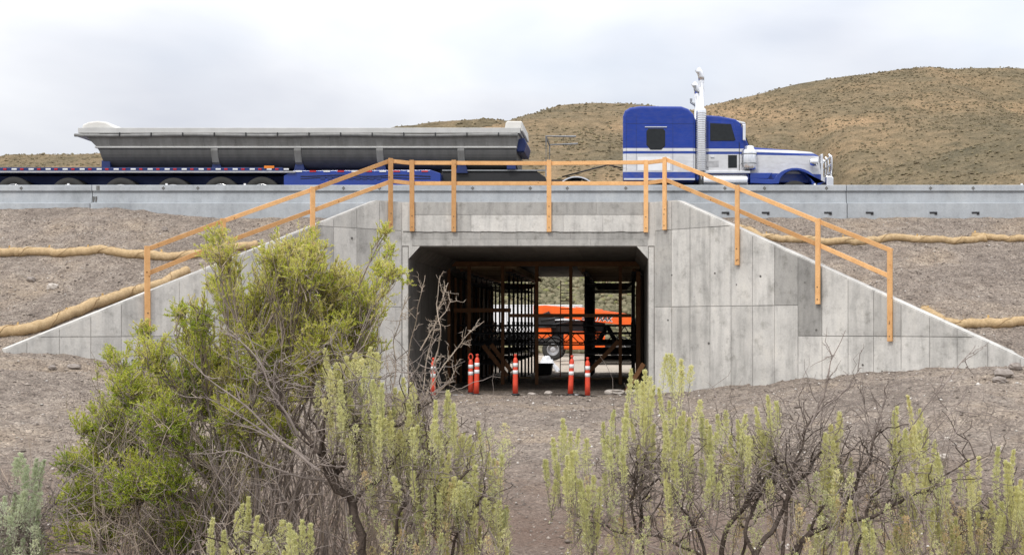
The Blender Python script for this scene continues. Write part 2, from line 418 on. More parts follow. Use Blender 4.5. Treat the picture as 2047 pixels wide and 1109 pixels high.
# fill slopes left and right behind the wing walls
yy = np.arange(21.5, 36.6, 0.10)
for side in (-1, 1):
    s_ = np.clip((YF - yy) / WDY, 0, None)
    xb = (WL0 - WDX * s_ - 0.12) if side < 0 else (WR0 + WDX * s_ + 0.12)
    xf = -60.0 if side < 0 else 50.0
    u = np.concatenate([np.linspace(0, 1, 160) * 0.42, 0.42 + 0.58 * np.linspace(0, 1, 60)[1:] ** 1.3])
    X = xb[:, None] + (xf - xb)[:, None] * u[None, :]; Y = np.repeat(yy[:, None], len(u), 1)
    if side < 0: X = X[:, ::-1]
    sheet('embankment_left' if side < 0 else 'embankment_right', X, Y, e_h(X, Y), M['fill'])
X, Y = np.meshgrid(np.linspace(-6.3, 1.0, 30), np.linspace(YF + 0.2, 36.6, 30))
sheet('embankment_cover', X, Y, np.full_like(X, 5.1) + 0.03 * fbm(X * 3, Y * 3, 5, 3), M['fill'])
# road on top of the fill, then the fill's far side
ROADZ = 5.45
X, Y = np.meshgrid(np.linspace(-160, 160, 60), np.linspace(36.2, 47.2, 8))
sheet('road', X, Y, np.full_like(X, ROADZ), M['asphalt'])
for yv, dash in ((37.0 - 0.45, False), (41.6, True), (46.4, False)):
    mb = MB()
    if dash:
        for x0 in np.arange(-150, 150, 12): mb.box(x0, x0 + 3, yv - .06, yv + .06, ROADZ + .002, ROADZ + .008)
    else: mb.box(-160, 160, yv - .06, yv + .06, ROADZ + .002, ROADZ + .008)
    tag(mb.build('road_marking', M['line']), kind='structure')
FLOOR_END = -0.22
for x0, x1 in ((-160, -6.35), (1.05, 160)):
    X, Y = np.meshgrid(np.linspace(x0, x1, 120), np.linspace(47.0, 62, 40))
    Z = 5.35 - (Y - 47.2) * 0.39
    sheet('embankment_back', X, Y, np.maximum(Z, -0.6) + 0.1 * fbm(X * .7, Y * .7, 71, 3), M['fill'])
X, Y = np.meshgrid(np.linspace(-6.4, 1.1, 10), np.linspace(47.0, 51.3, 6)); sheet('embankment_back', X, Y, np.full_like(X, 5.25), M['fill'])

# ------------------------------------------------------------------ hills and the flat beyond the culvert
H1 = np.array([(-500,48),(-250,50),(-179,51),(-151,51.7),(-122,53.3),(-100,55.2),(-80,58.2),(-67,60.3),(-57,62),(-36,64),(-21.5,65.6),(-8.6,66.4),(0,66.5),(10,65.6),(20,63.5),(30,58),(45,48),(70,36),(120,28),(500,20)], float)
H2 = np.array([(-500,40),(-60,60),(0,78),(24,83.5),(47,88.3),(65,92.4),(84,95.8),(103,98.2),(112,99),(131,98.7),(149,98.8),(200,99),(500,95)], float)
H3 = np.array([(-500,0),(20,0),(40,20),(51,34),(62,38),(73,41.4),(90,45.5),(120,50),(500,55)], float)
def prof(Y, y0, yc, p):
    t = np.clip((Y - y0) / (yc - y0), 0, None)
    up = np.clip(t, 0, 1) ** p
    top = np.exp(-np.clip(t - 1, 0, None) ** 2 * 5)
    return up * top
def hill_h(X, Y):
    Xw = X + 6 * fbm(X * .02, Y * .02, 5, 2)
    h1 = np.interp(Xw, H1[:, 0], H1[:, 1]) * prof(Y, 100, 330, 1.22)
    h2 = np.interp(Xw, H2[:, 0], H2[:, 1]) * prof(Y, 120, 430, 1.3)
    h3 = np.interp(Xw, H3[:, 0], H3[:, 1]) * prof(Y, 100, 260, 1.15)
    k = 0.45
    mx = np.maximum(np.maximum(h1, h2), h3)
    h = mx + np.log(np.exp((h1-mx)*k) + np.exp((h2-mx)*k) + np.exp((h3-mx)*k)) / k - math.log(3) / k * np.exp(-mx / 4)
    up = sstep(105, 200, Y)
    gul = np.abs(vnoise(X * 0.022 + 0.4 * vnoise(X * .02, Y * .01, 8), Y * 0.0045, 17)) * 2
    h = h - up * 6.5 * np.exp(-(gul / 0.13) ** 2) * sstep(460, 330, Y)
    # the draw that runs down between the two hills
    xd = 52 + (Y - 330) * 0.10 + 3 * vnoise(Y * .03, Y * 0, 4); h = h - up * 9.0 * np.exp(-((X - xd) / 6.0) ** 2) * sstep(390, 300, Y)
    h = h + up * ((1.6 - 1.1 * sstep(280, 400, Y)) * fbm(X * .03, Y * .03, 31, 4) + 0.45 * fbm(X * .2, Y * .2, 37, 3) * sstep(430, 300, Y))
    return h - 0.36 + 0.25 * fbm(X * .15, Y * .15, 9, 3) * sstep(52, 70, Y)
ys = [50.8]
while ys[-1] < 640: ys.append(ys[-1] * 1.0092)
ts = np.linspace(-0.95, 0.75, 400)
Y = np.repeat(np.array(ys)[:, None], len(ts), 1); X = ts[None, :] * Y * (1 + 60 / Y)
m, nt, b = newmat('dry_hillside'); b.inputs['Roughness'].default_value = 0.95; b.inputs['Specular IOR Level'].default_value = 0.1
big = noise(nt, 0.022, 6, 0.6); mid = noise(nt, 0.25, 5, 0.65); fine = noise(nt, 1.6, 4, 0.7)
c = ramp(nt, big.outputs['Fac'], [(0.30, (0.130, 0.112, 0.074)), (0.46, (0.190, 0.150, 0.095)), (0.58, (0.245, 0.180, 0.110)), (0.70, (0.36, 0.245, 0.145))]).outputs[0]
c = mixc(nt, 1.0, c, ramp(nt, mid.outputs['Fac'], [(0.32, (0.62, 0.64, 0.62)), (0.6, (1.1, 1.08, 1.05))]).outputs[0], 'MULTIPLY')
c = mixc(nt, 1.0, c, ramp(nt, fine.outputs['Fac'], [(0.35, (0.66, 0.66, 0.64)), (0.62, (1.12, 1.12, 1.12))]).outputs[0], 'MULTIPLY')
t = N(nt, 'ShaderNodeTexCoord'); sp = N(nt, 'ShaderNodeSeparateXYZ'); nt.links.new(t.outputs['Object'], sp.inputs[0])
f = maprange(nt, sp.outputs['Y'], 84, 104, 1, 0)
dirt = ramp(nt, fine.outputs['Fac'], [(0.3, (0.33, 0.28, 0.23)), (0.7, (0.46, 0.40, 0.33))]).outputs[0]
c = mixc(nt, f, c, dirt); nt.links.new(c, b.inputs['Base Color']); bump(nt, b, fine.outputs['Fac'], 0.8, 0.5)
M['hill'] = m
o = sheet('hills', X, Y, hill_h(X, Y), m)

def shrub_field(name, px_, py_, rad, m, label, ico=False):
    n = len(px_); z = hill_h(px_, py_)
    if ico:
        ph = (1 + 5 ** .5) / 2
        uv = np.array([(-1,ph,0),(1,ph,0),(-1,-ph,0),(1,-ph,0),(0,-1,ph),(0,1,ph),(0,-1,-ph),(0,1,-ph),(ph,0,-1),(ph,0,1),(-ph,0,-1),(-ph,0,1)]) / 1.9
        uf = np.array([(0,11,5),(0,5,1),(0,1,7),(0,7,10),(0,10,11),(1,5,9),(5,11,4),(11,10,2),(10,7,6),(7,1,8),(3,9,4),(3,4,2),(3,2,6),(3,6,8),(3,8,9),(4,9,5),(2,4,11),(6,2,10),(8,6,7),(9,8,1)])
    else:
        uv = np.array([(1,0,.1),(0.3,.95,.1),(-.8,.6,.1),(-.8,-.6,.1),(.3,-.95,.1),(.25,.1,.95),(-.3,-.1,.75)])
        uf = np.array([(0,1,5),(1,2,5),(2,6,5),(2,3,6),(3,4,6),(4,5,6),(4,0,5)])
    k = len(uv)
    a = rng.uniform(0, 6.28, n); ca, sa = np.cos(a)[:, None], np.sin(a)[:, None]
    v = uv[None] * (1 + rng.uniform(-.33, .33, (n, k, 1)))
    x = v[..., 0] * ca - v[..., 1] * sa; y = v[..., 0] * sa + v[..., 1] * ca
    hs = rng.uniform(0.65, 1.0, n)
    V = np.stack([px_[:, None] + x * rad[:, None], py_[:, None] + y * rad[:, None], z[:, None] + v[..., 2] * (rad * hs)[:, None] + (rad * (.35 if ico else 0))[:, None]], -1).reshape(-1, 3)
    Fc = (uf[None] + (np.arange(n) * k)[:, None, None]).reshape(-1, 3)
    o = np_obj(name, V, Fc, m, rnd=np.repeat(rng.uniform(0, 1, n), k))
    return tag(o, label, kind='stuff')
M['scrub'] = leaf_mat('hill_scrub', [(0.0, (0.15, 0.126, 0.085)), (0.45, (0.20, 0.164, 0.106)), (0.8, (0.225, 0.188, 0.118)), (1.0, (0.255, 0.218, 0.13))], 0.3)
n = 88000
py_ = np.sqrt(rng.uniform(150**2, 455**2, n)); px_ = rng.uniform(-0.62, 0.43, n) * py_
dn = 0.5 + 1.1 * fbm(px_ * .03, py_ * .03, 91, 3) + 0.8 * vnoise(px_ * .2, py_ * .2, 95) + 0.12 * sstep(250, 400, py_)
keep = rng.uniform(0, 1, n) < np.clip(dn, 0.16, 1.0)
px_, py_ = px_[keep], py_[keep]
shrub_field('hill_scrub', px_, py_, 0.13 + 0.42 * rng.uniform(0, 1, len(px_)) ** 2.6, M['scrub'], 'sparse dark scrub dotted over the dry hillsides')
M['sage_far'] = leaf_mat('far_sage', [(0.0, (0.13, 0.125, 0.075)), (0.5, (0.205, 0.185, 0.12)), (0.9, (0.28, 0.25, 0.165)), (1.0, (0.21, 0.22, 0.08))], 0.2)
n = 6800
py_ = rng.uniform(92, 168, n); px_ = rng.uniform(-0.17, 0.06, n) * py_
keep = rng.uniform(0, 1, n) < np.clip(0.8 + 1.0 * vnoise(px_ * .12, py_ * .12, 77), 0.15, 1); px_, py_ = px_[keep], py_[keep]
parts_x = np.concatenate([px_ + rng.normal(0, .22, len(px_)) for _ in range(2)]); parts_y = np.concatenate([py_ + rng.normal(0, .2, len(py_)) for _ in range(2)])
shrub_field('valley_scrub', parts_x, parts_y, 0.16 + 0.30 * rng.uniform(0, 1, len(parts_x)), M['sage_far'], 'grey green sagebrush covering the slope beyond the culvert', ico=True)

# ------------------------------------------------------------------ box culvert
cul = thing('box_culvert', (XC, YF, 0), 'grey concrete box culvert with flared wing walls under the road', 'culvert')
YB = 51.0
def wing_sz(side):
    o0 = Vector((WL0 if side < 0 else WR0, YF, 0)); d = Vector((side * WDX, -WDY, 0)); nrm = Vector((-side * WDY, -WDX, 0))
    return o0, d, nrm
ZT = 5.25
def wtop(s_): return ZT - max(0.0, s_ - 0.76) * 0.432
def s_of_px(px, side):
    k = (px - CX) / F
    x0 = WL0 if side < 0 else WR0
    return (k * YF - x0) / (side * WDX + k * WDY)
def wpt(side, s_, z, out):
    o0, d, nrm = wing_sz(side); p = o0 + d * s_ + nrm * out; return (p.x, p.y, z)
def wing_poly(side, poly, o0, o1):
    """polygon in (s, z) on the wing's face, from depth o0 to o1 (positive = proud of the face)"""
    mb = MB(); n_ = len(poly)
    vs_ = [wpt(side, s_, z, o1) for s_, z in poly] + [wpt(side, s_, z, o0) for s_, z in poly]
    f0 = tuple(range(n_)); f1 = tuple(range(2*n_-1, n_-1, -1)); sd = [(i, i+n_, (i+1) % n_ + n_, (i+1) % n_) for i in range(n_)]
    if side < 0: f0, f1, sd = f0[::-1], f1[::-1], [q[::-1] for q in sd]
    return mb.add(vs_, [f0, f1] + sd)
right_px = [1308, 1343, 1380, 1420, 1462, 1505, 1549, 1596, 1644, 1696, 1747, 1802, 1859, 1914, 1975, 2040]
tones_r = {(0,1):-.18,(0,2):-.02,(1,2):-.16,(2,2):-.10,(1,1):.05,(2,1):.0,(3,1):.05,(4,1):.06,(5,1):.07,(6,1):-.28,(7,1):-.30,(8,1):.04,(9,1):-.03,(10,1):-.17,(11,1):-.05,
           (0,0):.04,(1,0):-.09,(2,0):.05,(3,0):.08,(4,0):-.07,(5,0):.06,(6,0):.09,(7,0):.09,(8,0):.08,(9,0):.06,(10,0):.07,(11,0):.05,(12,0):.05}
random.seed(11)
for side in (-1, 1):
    core = wing_poly(side, [(0, -0.5), (WEND[side], -0.5), (WEND[side], wtop(WEND[side])), (0.76, ZT), (0, ZT)], -0.34, 0.0)
    wing = core.build('wing_wall', M['concrete'], cul)
    we = WEND[side] - .03
    wing_poly(side, [(.03, -.45), (we, -.45), (we, wtop(we) - .05), (.76, ZT - .05), (.03, ZT - .05)], -.01, .004).build('joint_backing', M['concrete'], wing, tone=-.36 if side > 0 else -.22)
    if side > 0: cols = [0.02] + [s_of_px(p, 1) for p in right_px[1:]]
    else: cols = [0.02 + 0.665 * i for i in range(17)]
    cols = [c_ for c_ in cols if c_ < WEND[side] - .1] + [WEND[side] - 0.02]
    for i in range(len(cols) - 1):
        a, b_ = cols[i] + 0.008, cols[i+1] - 0.008
        if side > 0: rows = [-0.45, 2.38, 4.46, 9] if i < 7 else ([-0.45, 1.62, 9] if i > 7 else [-0.45, 1.62, 4.0, 9])
        else: rows = [-0.45, 2.38, 4.46, 9] if i < 7 else [-0.45, 1.62, 9]
        for j in range(len(rows) - 1):
            z0 = rows[j] + 0.010
            ta, tb = wtop(a) - 0.035, wtop(b_) - 0.035
            z1a, z1b = min(rows[j+1] - .010, ta), min(rows[j+1] - .010, tb)
            if z1a <= z0 + 0.03: continue
            poly = [(a, z0)]
            if z1b > z0 + 0.02: poly += [(b_, z0), (b_, z1b)]
            else:
                sx = a + (b_ - a) * (ta - z0) / (ta - tb); poly += [(sx, z0)]
            if z1a == rows[j+1] - .010 and z1b < z1a - 1e-4:
                sx = a + (b_ - a) * (ta - z1a) / (ta - tb); poly += [(sx, z1a)]
            elif a < 0.76 < b_ and z1a > 5: poly += [(0.76, ZT - 0.035)]
            poly += [(a, z1a)]
            tn = tones_r.get((i, j), 0.0) if side > 0 else (random.choice([-.24, -.2, .04, .06, .0]) if (j == 1 and 1 <= i <= 4) else random.uniform(-.08, .08))
            wing_poly(side, poly, -0.02, 0.016 + random.uniform(-.004, .004)).build('panel', M['concrete'], wing, tone=tn * 1.15 + random.uniform(-.06, .06))
    # tie holes left by the form ties
    for q in range(9):
        s_ = random.uniform(0.4, 7.5); z = random.uniform(0.8, max(1.2, wtop(s_) - .4))
        mb = MB(); c0 = Vector(wpt(side, s_, z, 0.008)); c1 = Vector(wpt(side, s_, z, 0.0225)); mb.tube([c0, c1], 0.022 + random.uniform(-.006, .012), 8)
        mb.build('tie_hole', M['groove'], wing)
# headwall: core with opening cut out (three blocks), panels on its face
hw = MB(); hw.box(WL0, WR0, YF + 0.001, YF + 0.42, 4.05, ZT).build('headwall', M['concrete'], cul)
hwo = cul.children[-1]
for pr, tn in (((WL0 + .02, XL - .02, -.45, 4.02), -.05), ((XR + .02, WR0 - .02, -.45, 4.02), .02)):
    MB().box(pr[0], pr[1], YF - .008, YF + .4, pr[2], pr[3]).build('pier_panel', M['concrete'], hwo, tone=tn)
xat = lambda px: (px - CX) * YF / F
def hpanel(p0, p1, z0, z1, tn, out=0.010, nm='panel'):
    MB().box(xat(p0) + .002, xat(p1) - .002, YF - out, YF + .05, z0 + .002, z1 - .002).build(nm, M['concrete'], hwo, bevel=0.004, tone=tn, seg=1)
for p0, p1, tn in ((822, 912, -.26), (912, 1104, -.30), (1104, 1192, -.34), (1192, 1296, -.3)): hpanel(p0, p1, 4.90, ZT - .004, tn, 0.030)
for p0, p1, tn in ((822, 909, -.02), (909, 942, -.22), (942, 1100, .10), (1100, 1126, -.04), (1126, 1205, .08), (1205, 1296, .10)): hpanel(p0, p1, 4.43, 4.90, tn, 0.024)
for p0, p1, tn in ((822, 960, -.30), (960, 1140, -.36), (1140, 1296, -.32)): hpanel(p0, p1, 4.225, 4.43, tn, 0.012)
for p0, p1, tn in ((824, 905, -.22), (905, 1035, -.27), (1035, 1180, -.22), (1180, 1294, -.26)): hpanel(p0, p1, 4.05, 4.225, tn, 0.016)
hpanel(804, 821, 4.05, 5.22, .05, .006); hpanel(1297, 1309, 4.05, 5.22, .0, .006)
# water-stain drip on the parapet
MB().box(xat(1120), xat(1127), YF - .0265, YF, 4.44, 4.80).build('stain_run', M['groove'], hwo) if False else None
# barrel
HA = 0.33
inner = [(XL, -0.5), (XL, 4.03 - HA), (XL + HA - .03, 4.03), (XR - HA + .03, 4.03), (XR, 4.03 - HA), (XR, -0.5)]
outer = [(XL - .35, -0.5), (XL - .35, 4.55), (XL - .35, 4.55), (XR + .35, 4.55), (XR + .35, 4.55), (XR + .35, -0.5)]
mb = MB()
y0, y1 = YF + 0.002, YB
vs_ = [(x, y, z) for y in (y0, y1) for x, z in inner] + [(x, y, z) for y in (y0, y1) for x, z in outer]
fs_ = []
for i in range(5):
    fs_.append((i, i + 1, i + 7, i + 6)); fs_.append((12 + i, 18 + i, 19 + i, 13 + i))
    fs_.append((i, 12 + i, 13 + i, i + 1)); fs_.append((6 + i, 7 + i, 19 + i, 18 + i))
barrel = mb.add(vs_, fs_).build('barrel', M['concrete_shade'], cul)
mb = MB(); q = []
for i in range(90):
    px = 806 + i * 5.5; q.append((xat(px), YF - .022, 4.43 + .035 * float(vnoise(np.array([i * .33]), np.array([.5]), 4)[0]) + .02 * float(vnoise(np.array([i * 1.1]), np.array([.5]), 5)[0])))
mb.tube(q, .009, 5).build('crack', M['groove'], hwo)
# haunch corner pieces closing the face between opening and headwall
for sx, xa in ((1, XL), (-1, XR)):
    MB().prism([(xa, 4.03 - HA), (xa + sx * (HA - .03), 4.03), (xa + sx * (HA - .03), 4.06), (xa, 4.06)], YF - .004, YF + .3).build('haunch', M['concrete'], cul, tone=.0)
random.seed(3)
xe = [XL + HA + .02, -4.55, -3.75, -2.6, -1.35, -0.55, XR - HA - .02]
for j in range(3):
    ya, yb = YF + .06 + j * 2.44, YF + .06 + (j + 1) * 2.44 - .012
    for i in range(6):
        MB().box(xe[i] + .006, xe[i+1] - .006, ya, yb, 4.018 + random.uniform(0, .006), 4.05).build('ceiling_panel', M['concrete_shade'], barrel, tone=random.uniform(-.12, .12))
# far end headwall
MB().box(WL0 - .3, WR0 + .3, YB, YB + .35, 4.03, 5.35).build('rear_headwall', M['concrete'], cul)
for x0, x1 in ((WL0 - 4.0, XL), (XR, WR0 + 4.0)): MB().box(x0, x1, YB, YB + .35, -0.8, 4.1).build('rear_wing', M['concrete'], cul)
# floor of the culvert (earth carried through)
X, Y = np.meshgrid(np.linspace(XL - .1, XR + .1, 60), np.linspace(YF - .2, YB + 1.2, 140))
Z = g_h(X, np.full_like(Y, 31.0)) * 0 + 0.0 + (FLOOR_END) * (Y - YF) / (YB - YF) + 0.06 * fbm(X * 1.5, Y * 1.5, 5, 4) + .02 * fbm(X * 7, Y * 7, 6, 2) - .02
M['earth_dk'] = gravel_mat('culvert_earth', soil=False, dark=0.62)  # same gravel mix in a darker tone
sheet('culvert_floor', X, Y, Z, M['earth_dk'])

# ------------------------------------------------------------------ concrete road barrier, three runs of it
BY = 35.4
bz = lambda py: CAMZ + (CY - py) * BY / F
bx = lambda px: (px - CX) * BY / F
runs = [(-700, 183.2, 'leftmost run of pale grey concrete road barrier, left of the first joint'),
        (184.6, 1691.2, 'long middle run of grey concrete road barrier between two joints'),
        (1692.6, 2600, 'rightmost run of pale grey concrete road barrier, right of the joint')]
bolts = [43, 327, 396, 687, 759, 945, 1060, 1134, 1251, 1449, 1528, 1652, 1860, 1945]
slots = [1450, 1530, 1654, 1737, 1864, 1948]
refl = [133, 330, 487, 1630, 2045]
for a, b_, lab in runs:
    t = thing('road_barrier', (bx((a + b_) / 2), BY + .2, bz(428)), lab, 'barrier', 'concrete barrier runs along the road')
    x0, x1 = bx(a), bx(b_)
    MB().prism_x([(BY + .0, bz(405.5)), (BY - .13, bz(407)), (BY - .13, bz(440)), (BY + .55, bz(440)), (BY + .55, bz(405.5))], x0, x1).build('foot', M['barrier'], t, tone=.0, bevel=.008)
    MB().prism_x([(BY + .0, bz(405.5)), (BY + .05, bz(381.4)), (BY + .36, bz(381.4)), (BY + .42, bz(405.5))], x0, x1).build('face', M['barrier'], t, tone=-.06)
    MB().prism_x([(BY - .015, bz(381.4)), (BY - .015, bz(371.0)), (BY - .0, bz(370.0)), (BY + .38, bz(370)), (BY + .40, bz(381.4))], x0, x1).build('cap', M['barrier'], t, tone=.02)
    for p in bolts:
        if a < p < b_:
            mb = MB(); c0 = Vector((bx(p), BY - .014, bz(376.5)))
            for sx, sz in ((-.03, .0), (.03, .0), (0, .033), (0, -.033)):
                mb.lathe(c0 + Vector((sx, 0, sz)), [(.021, 0), (.021, -.008)], 'y', 8)
            mb.build('lifting_insert', M['groove'], t)
    for p in slots:
        if a < p < b_:
            MB().box(bx(p - 8), bx(p + 7), BY - .15, BY - .10, bz(427.3), bz(424.4)).build('slot', M['black'], t)
            MB().box(bx(p + 2), bx(p + 7), BY - .152, BY - .10, bz(430), bz(426)).build('slot', M['black'], t)
    for p in refl:
        if a < p < b_: MB().box(bx(p - 2), bx(p + 2), BY + .1, BY + .13, bz(370), bz(366)).build('reflector', M['white_tape'], t)
    if a < 190 < b_:
        MB().box(bx(193.5), bx(195.5), BY - .025, BY, bz(380), bz(371.5)).build('connector', M['groove'], t)
        MB().box(bx(196.8), bx(199.5), BY - .025, BY, bz(380), bz(371.5)).build('connector', M['groove'], t)
        for p in (187, 192): MB().box(bx(p - 1.2), bx(p + 1.2), BY - .01, BY + .05, bz(404), bz(393)).build('connector', M['groove'], t)

# ------------------------------------------------------------------ timber safety railing on the walls
rail = thing('timber_railing', (XC, YF - .1, 4.45), 'orange pine two rail safety railing fixed along the culvert walls', 'railing')
posts = [(293, 492, 661), (443, 437, 606), (622, 374, 532), (778, 317, 458), (825, 321, 463), (908, 321, 464), (1098, 321, 464), (1291, 321, 465), (1332, 315, 460), (1477, 371, 530), (1638, 437, 608), (1782, 497, 682)]
def rail_pt(px, py, out):
    """point on the railing line (face of the walls) for a photo pixel"""
    sl = s_of_px(px, -1); sr = s_of_px(px, 1)
    if sl > 0.0 and px < 820:
        D = YF - WDY * sl; nrm = Vector((WDY, -WDX, 0))
    elif sr > 0.0 and px > 1300:
        D = YF - WDY * sr; nrm = Vector((-WDY, -WDX, 0))
    else:
        D = YF; nrm = Vector((0, -1, 0))
    p = P(px, py, D); return p + nrm * out, nrm
for px, yt, yb in posts:
    pt, nrm = rail_pt(px, yt, 0.075); pb, _ = rail_pt(px, yb, 0.075)
    pb = Vector((pt.x, pt.y, pb.z)); tan = nrm.cross(Vector((0, 0, 1)))
    j = tan * random.uniform(-.012, .012)
    MB().bar(pb, pt + j, 0.125, 0.05, up=nrm).build('post', M['pine'], rail, bevel=.004, seg=1)
    for dz in (0.12, 0.42):
        mb = MB(); q = pb + Vector((0, 0, dz)) + nrm * .025; mb.tube([q, q + nrm * .012], .014, 6); mb.build('bolt', M['steel_dk'], rail)
def run(pts, nm):
    for (p0, q0), (p1, q1) in zip(pts[:-1], pts[1:]):
        a, na = rail_pt(p0, q0, 0.026); b_, nb = rail_pt(p1, q1, 0.026)
        d = (b_ - a).normalized()
        MB().bar(a - d * .03, b_ + d * .03, 0.045, 0.105, up=(0, 0, 1)).build(nm, M['pine'], rail, bevel=.004, seg=1)
run([(292, 499), (443, 443), (622, 380), (778, 322)], 'top_rail'); run([(778, 322), (825, 327)], 'top_rail')
run([(825, 326), (1098, 327), (1291, 325)], 'top_rail'); run([(1291, 326), (1332, 321)], 'top_rail'); run([(1334, 320), (1477, 377), (1638, 443), (1783, 501)], 'top_rail')
run([(294, 547), (443, 487), (622, 422), (778, 364)], 'mid_rail'); run([(778, 362), (825, 367)], 'mid_rail')
run([(825, 367), (1098, 367), (1291, 367)], 'mid_rail'); run([(1291, 367), (1332, 361)], 'mid_rail'); run([(1335, 361), (1477, 421), (1638, 490), (1781, 553)], 'mid_rail')

# ------------------------------------------------------------------ straw wattles staked along the slopes
m, nt, b = newmat('straw_wattle'); b.inputs['Roughness'].default_value = 0.95; b.inputs['Specular IOR Level'].default_value = 0.1
n1 = noise(nt, 14, 5, 0.65); n2 = noise(nt, 90, 3, 0.7)
c = ramp(nt, n1.outputs['Fac'], [(0.3, (0.40, 0.285, 0.155)), (0.7, (0.59, 0.44, 0.265))]).outputs[0]
c = mixc(nt, 1.0, c, ramp(nt, n2.outputs['Fac'], [(0.3, (0.72, 0.7, 0.68)), (0.65, (1.1, 1.1, 1.1))]).outputs[0], 'MULTIPLY')
nt.links.new(c, b.inputs['Base Color']); bump(nt, b, n2.outputs['Fac'], 0.7, 0.012); M['burlap'] = m
M['cord'] = simple('netting_cord', (0.24, 0.15, 0.07), rough=0.95)
M['stake'] = wood_mat('stake_wood', (0.62, 0.44, 0.2), (0.5, 0.33, 0.14), knots=False)
M['straw'] = leaf_mat('loose_straw', [(0.0, (0.34, 0.23, 0.11)), (1.0, (0.66, 0.50, 0.28))], 0.2)
def slope_hit(px, py):
    D = np.arange(23.5, 35.2, 0.01); z = CAMZ - (py - CY) * D / F; x = (px - CX) * D / F
    h = e_h(x, D); i = np.argmax(h > z); return Vector((x[i], D[i], h[i]))
def smooth_poly(pts, n):
    pts = [Vector(p) for p in pts]; out = []
    for i in range(len(pts) - 1):
        p0 = pts[max(i-1, 0)]; p1 = pts[i]; p2 = pts[i+1]; p3 = pts[min(i+2, len(pts)-1)]
        for k in range(n):
            t_ = k / n; out.append(0.5 * ((2*p1) + (p2-p0)*t_ + (2*p0-5*p1+4*p2-p3)*t_*t_ + (3*p1-p0-3*p2+p3)*t_**3))
    out.append(pts[-1]); return out
def wattle(pix, r_, label, stakes=()):
    pts = smooth_poly([slope_hit(a, b_) for a, b_ in pix], 18)
    for i, p in enumerate(pts):
        p.z = float(e_h(np.array([p.x]), np.array([p.y]))[0]) + r_ * 0.72 + 0.02 * float(vnoise(np.array([i * .16]), np.array([pix[0][0]]), 3)[0])
    t = thing('straw_wattle', tuple(pts[len(pts) // 2]), label, 'straw wattle', 'straw wattles on the slopes')
    rad = [r_ * (1 + 0.20 * float(vnoise(np.array([i * .23 + pix[0][0]]), np.array([1.5]), 9)[0])) for i in range(len(pts))]
    rad[0] *= .45; rad[-1] *= .45; rad[1] *= .85; rad[-2] *= .85
    MB().tube(pts, rad, 16).build('roll', M['burlap'], t, smooth=True)
    # helical netting cord
    mb = MB(); q = []; fr = 0.0
    dense = smooth_poly(pts, 3); L = 0
    for i, p in enumerate(dense):
        if i: L += (p - dense[i-1]).length
        tn = (dense[min(i+1, len(dense)-1)] - dense[max(i-1, 0)]).normalized(); s_ = tn.cross(Vector((0, 0, 1))).normalized(); u = s_.cross(tn)
        ri = rad[min(i // 3, len(rad)-1)] + .002; a = L * 5.5 + pix[0][0]
        q.append(p + (s_ * math.cos(a) + u * math.sin(a)) * ri)
    mb.tube(q, 0.007, 4).build('netting_cord', M['cord'], t)
    ls = Leaves(); nS = 60 * len(pts) // 4; ii = rng.integers(0, len(pts), nS); aa = rng.uniform(0, 6.28, nS)
    cen = np.array([tuple(p) for p in pts])[ii] + rng.normal(0, .03, (nS, 3)); off = np.stack([np.zeros(nS), np.cos(aa), np.sin(aa)], -1)
    ls.add(cen + off * np.array(rad)[ii][:, None] * .97, off * .5 + rng.normal(size=(nS, 3)), rng.uniform(.03, .09, nS), .006, rng.uniform(0, 1, nS))
    so_ = ls.build('loose_straw', M['straw'], t); so_['kind'] = 'stuff'
    for px in stakes:
        p = min(pts, key=lambda v: abs(v.x * F / v.y + CX - px)); mb = MB()
        a = p + Vector((random.uniform(-.03, .03), 0.02, r_ * .3)); mb.bar(a, a + Vector((random.uniform(-.04, .04), .02, r_ * 1.25)), .035, .035).build('stake', M['stake'], t)
wattle([(-160, 512), (-60, 510), (0, 512), (60, 509), (171, 509), (240, 512), (308, 517), (370, 518), (420, 514), (462, 505), (516, 495)], 0.125, 'long straw wattle across the left slope, upper of the two', (14, 98, 170, 322))
wattle([(-140, 690), (-60, 680), (0, 671), (48, 668), (100, 652), (150, 632), (214, 607), (260, 592), (300, 582), (345, 561), (376, 550)], 0.135, 'straw wattle running down beside the left wing wall, lower of the two', (30, 130, 204))
wattle([(1476, 459), (1500, 466), (1522, 480), (1560, 484), (1620, 484), (1700, 488), (1740, 485), (1800, 481), (1850, 483), (1905, 488), (1950, 485), (1972, 482)], 0.105, 'straw wattle on the right slope, upper row behind the railing', (1530, 1690, 1830))
wattle([(1942, 476), (1975, 479), (2010, 482), (2050, 482), (2110, 482), (2200, 485)], 0.10, 'straw wattle on the upper right slope, overlapping the row end at the right edge', (1950,))
wattle([(1842, 626), (1865, 637), (1888, 651), (1915, 656), (1960, 654), (2010, 652), (2060, 651), (2150, 650)], 0.115, 'straw wattle low on the right slope beside the wing wall end', (1858, 1975))

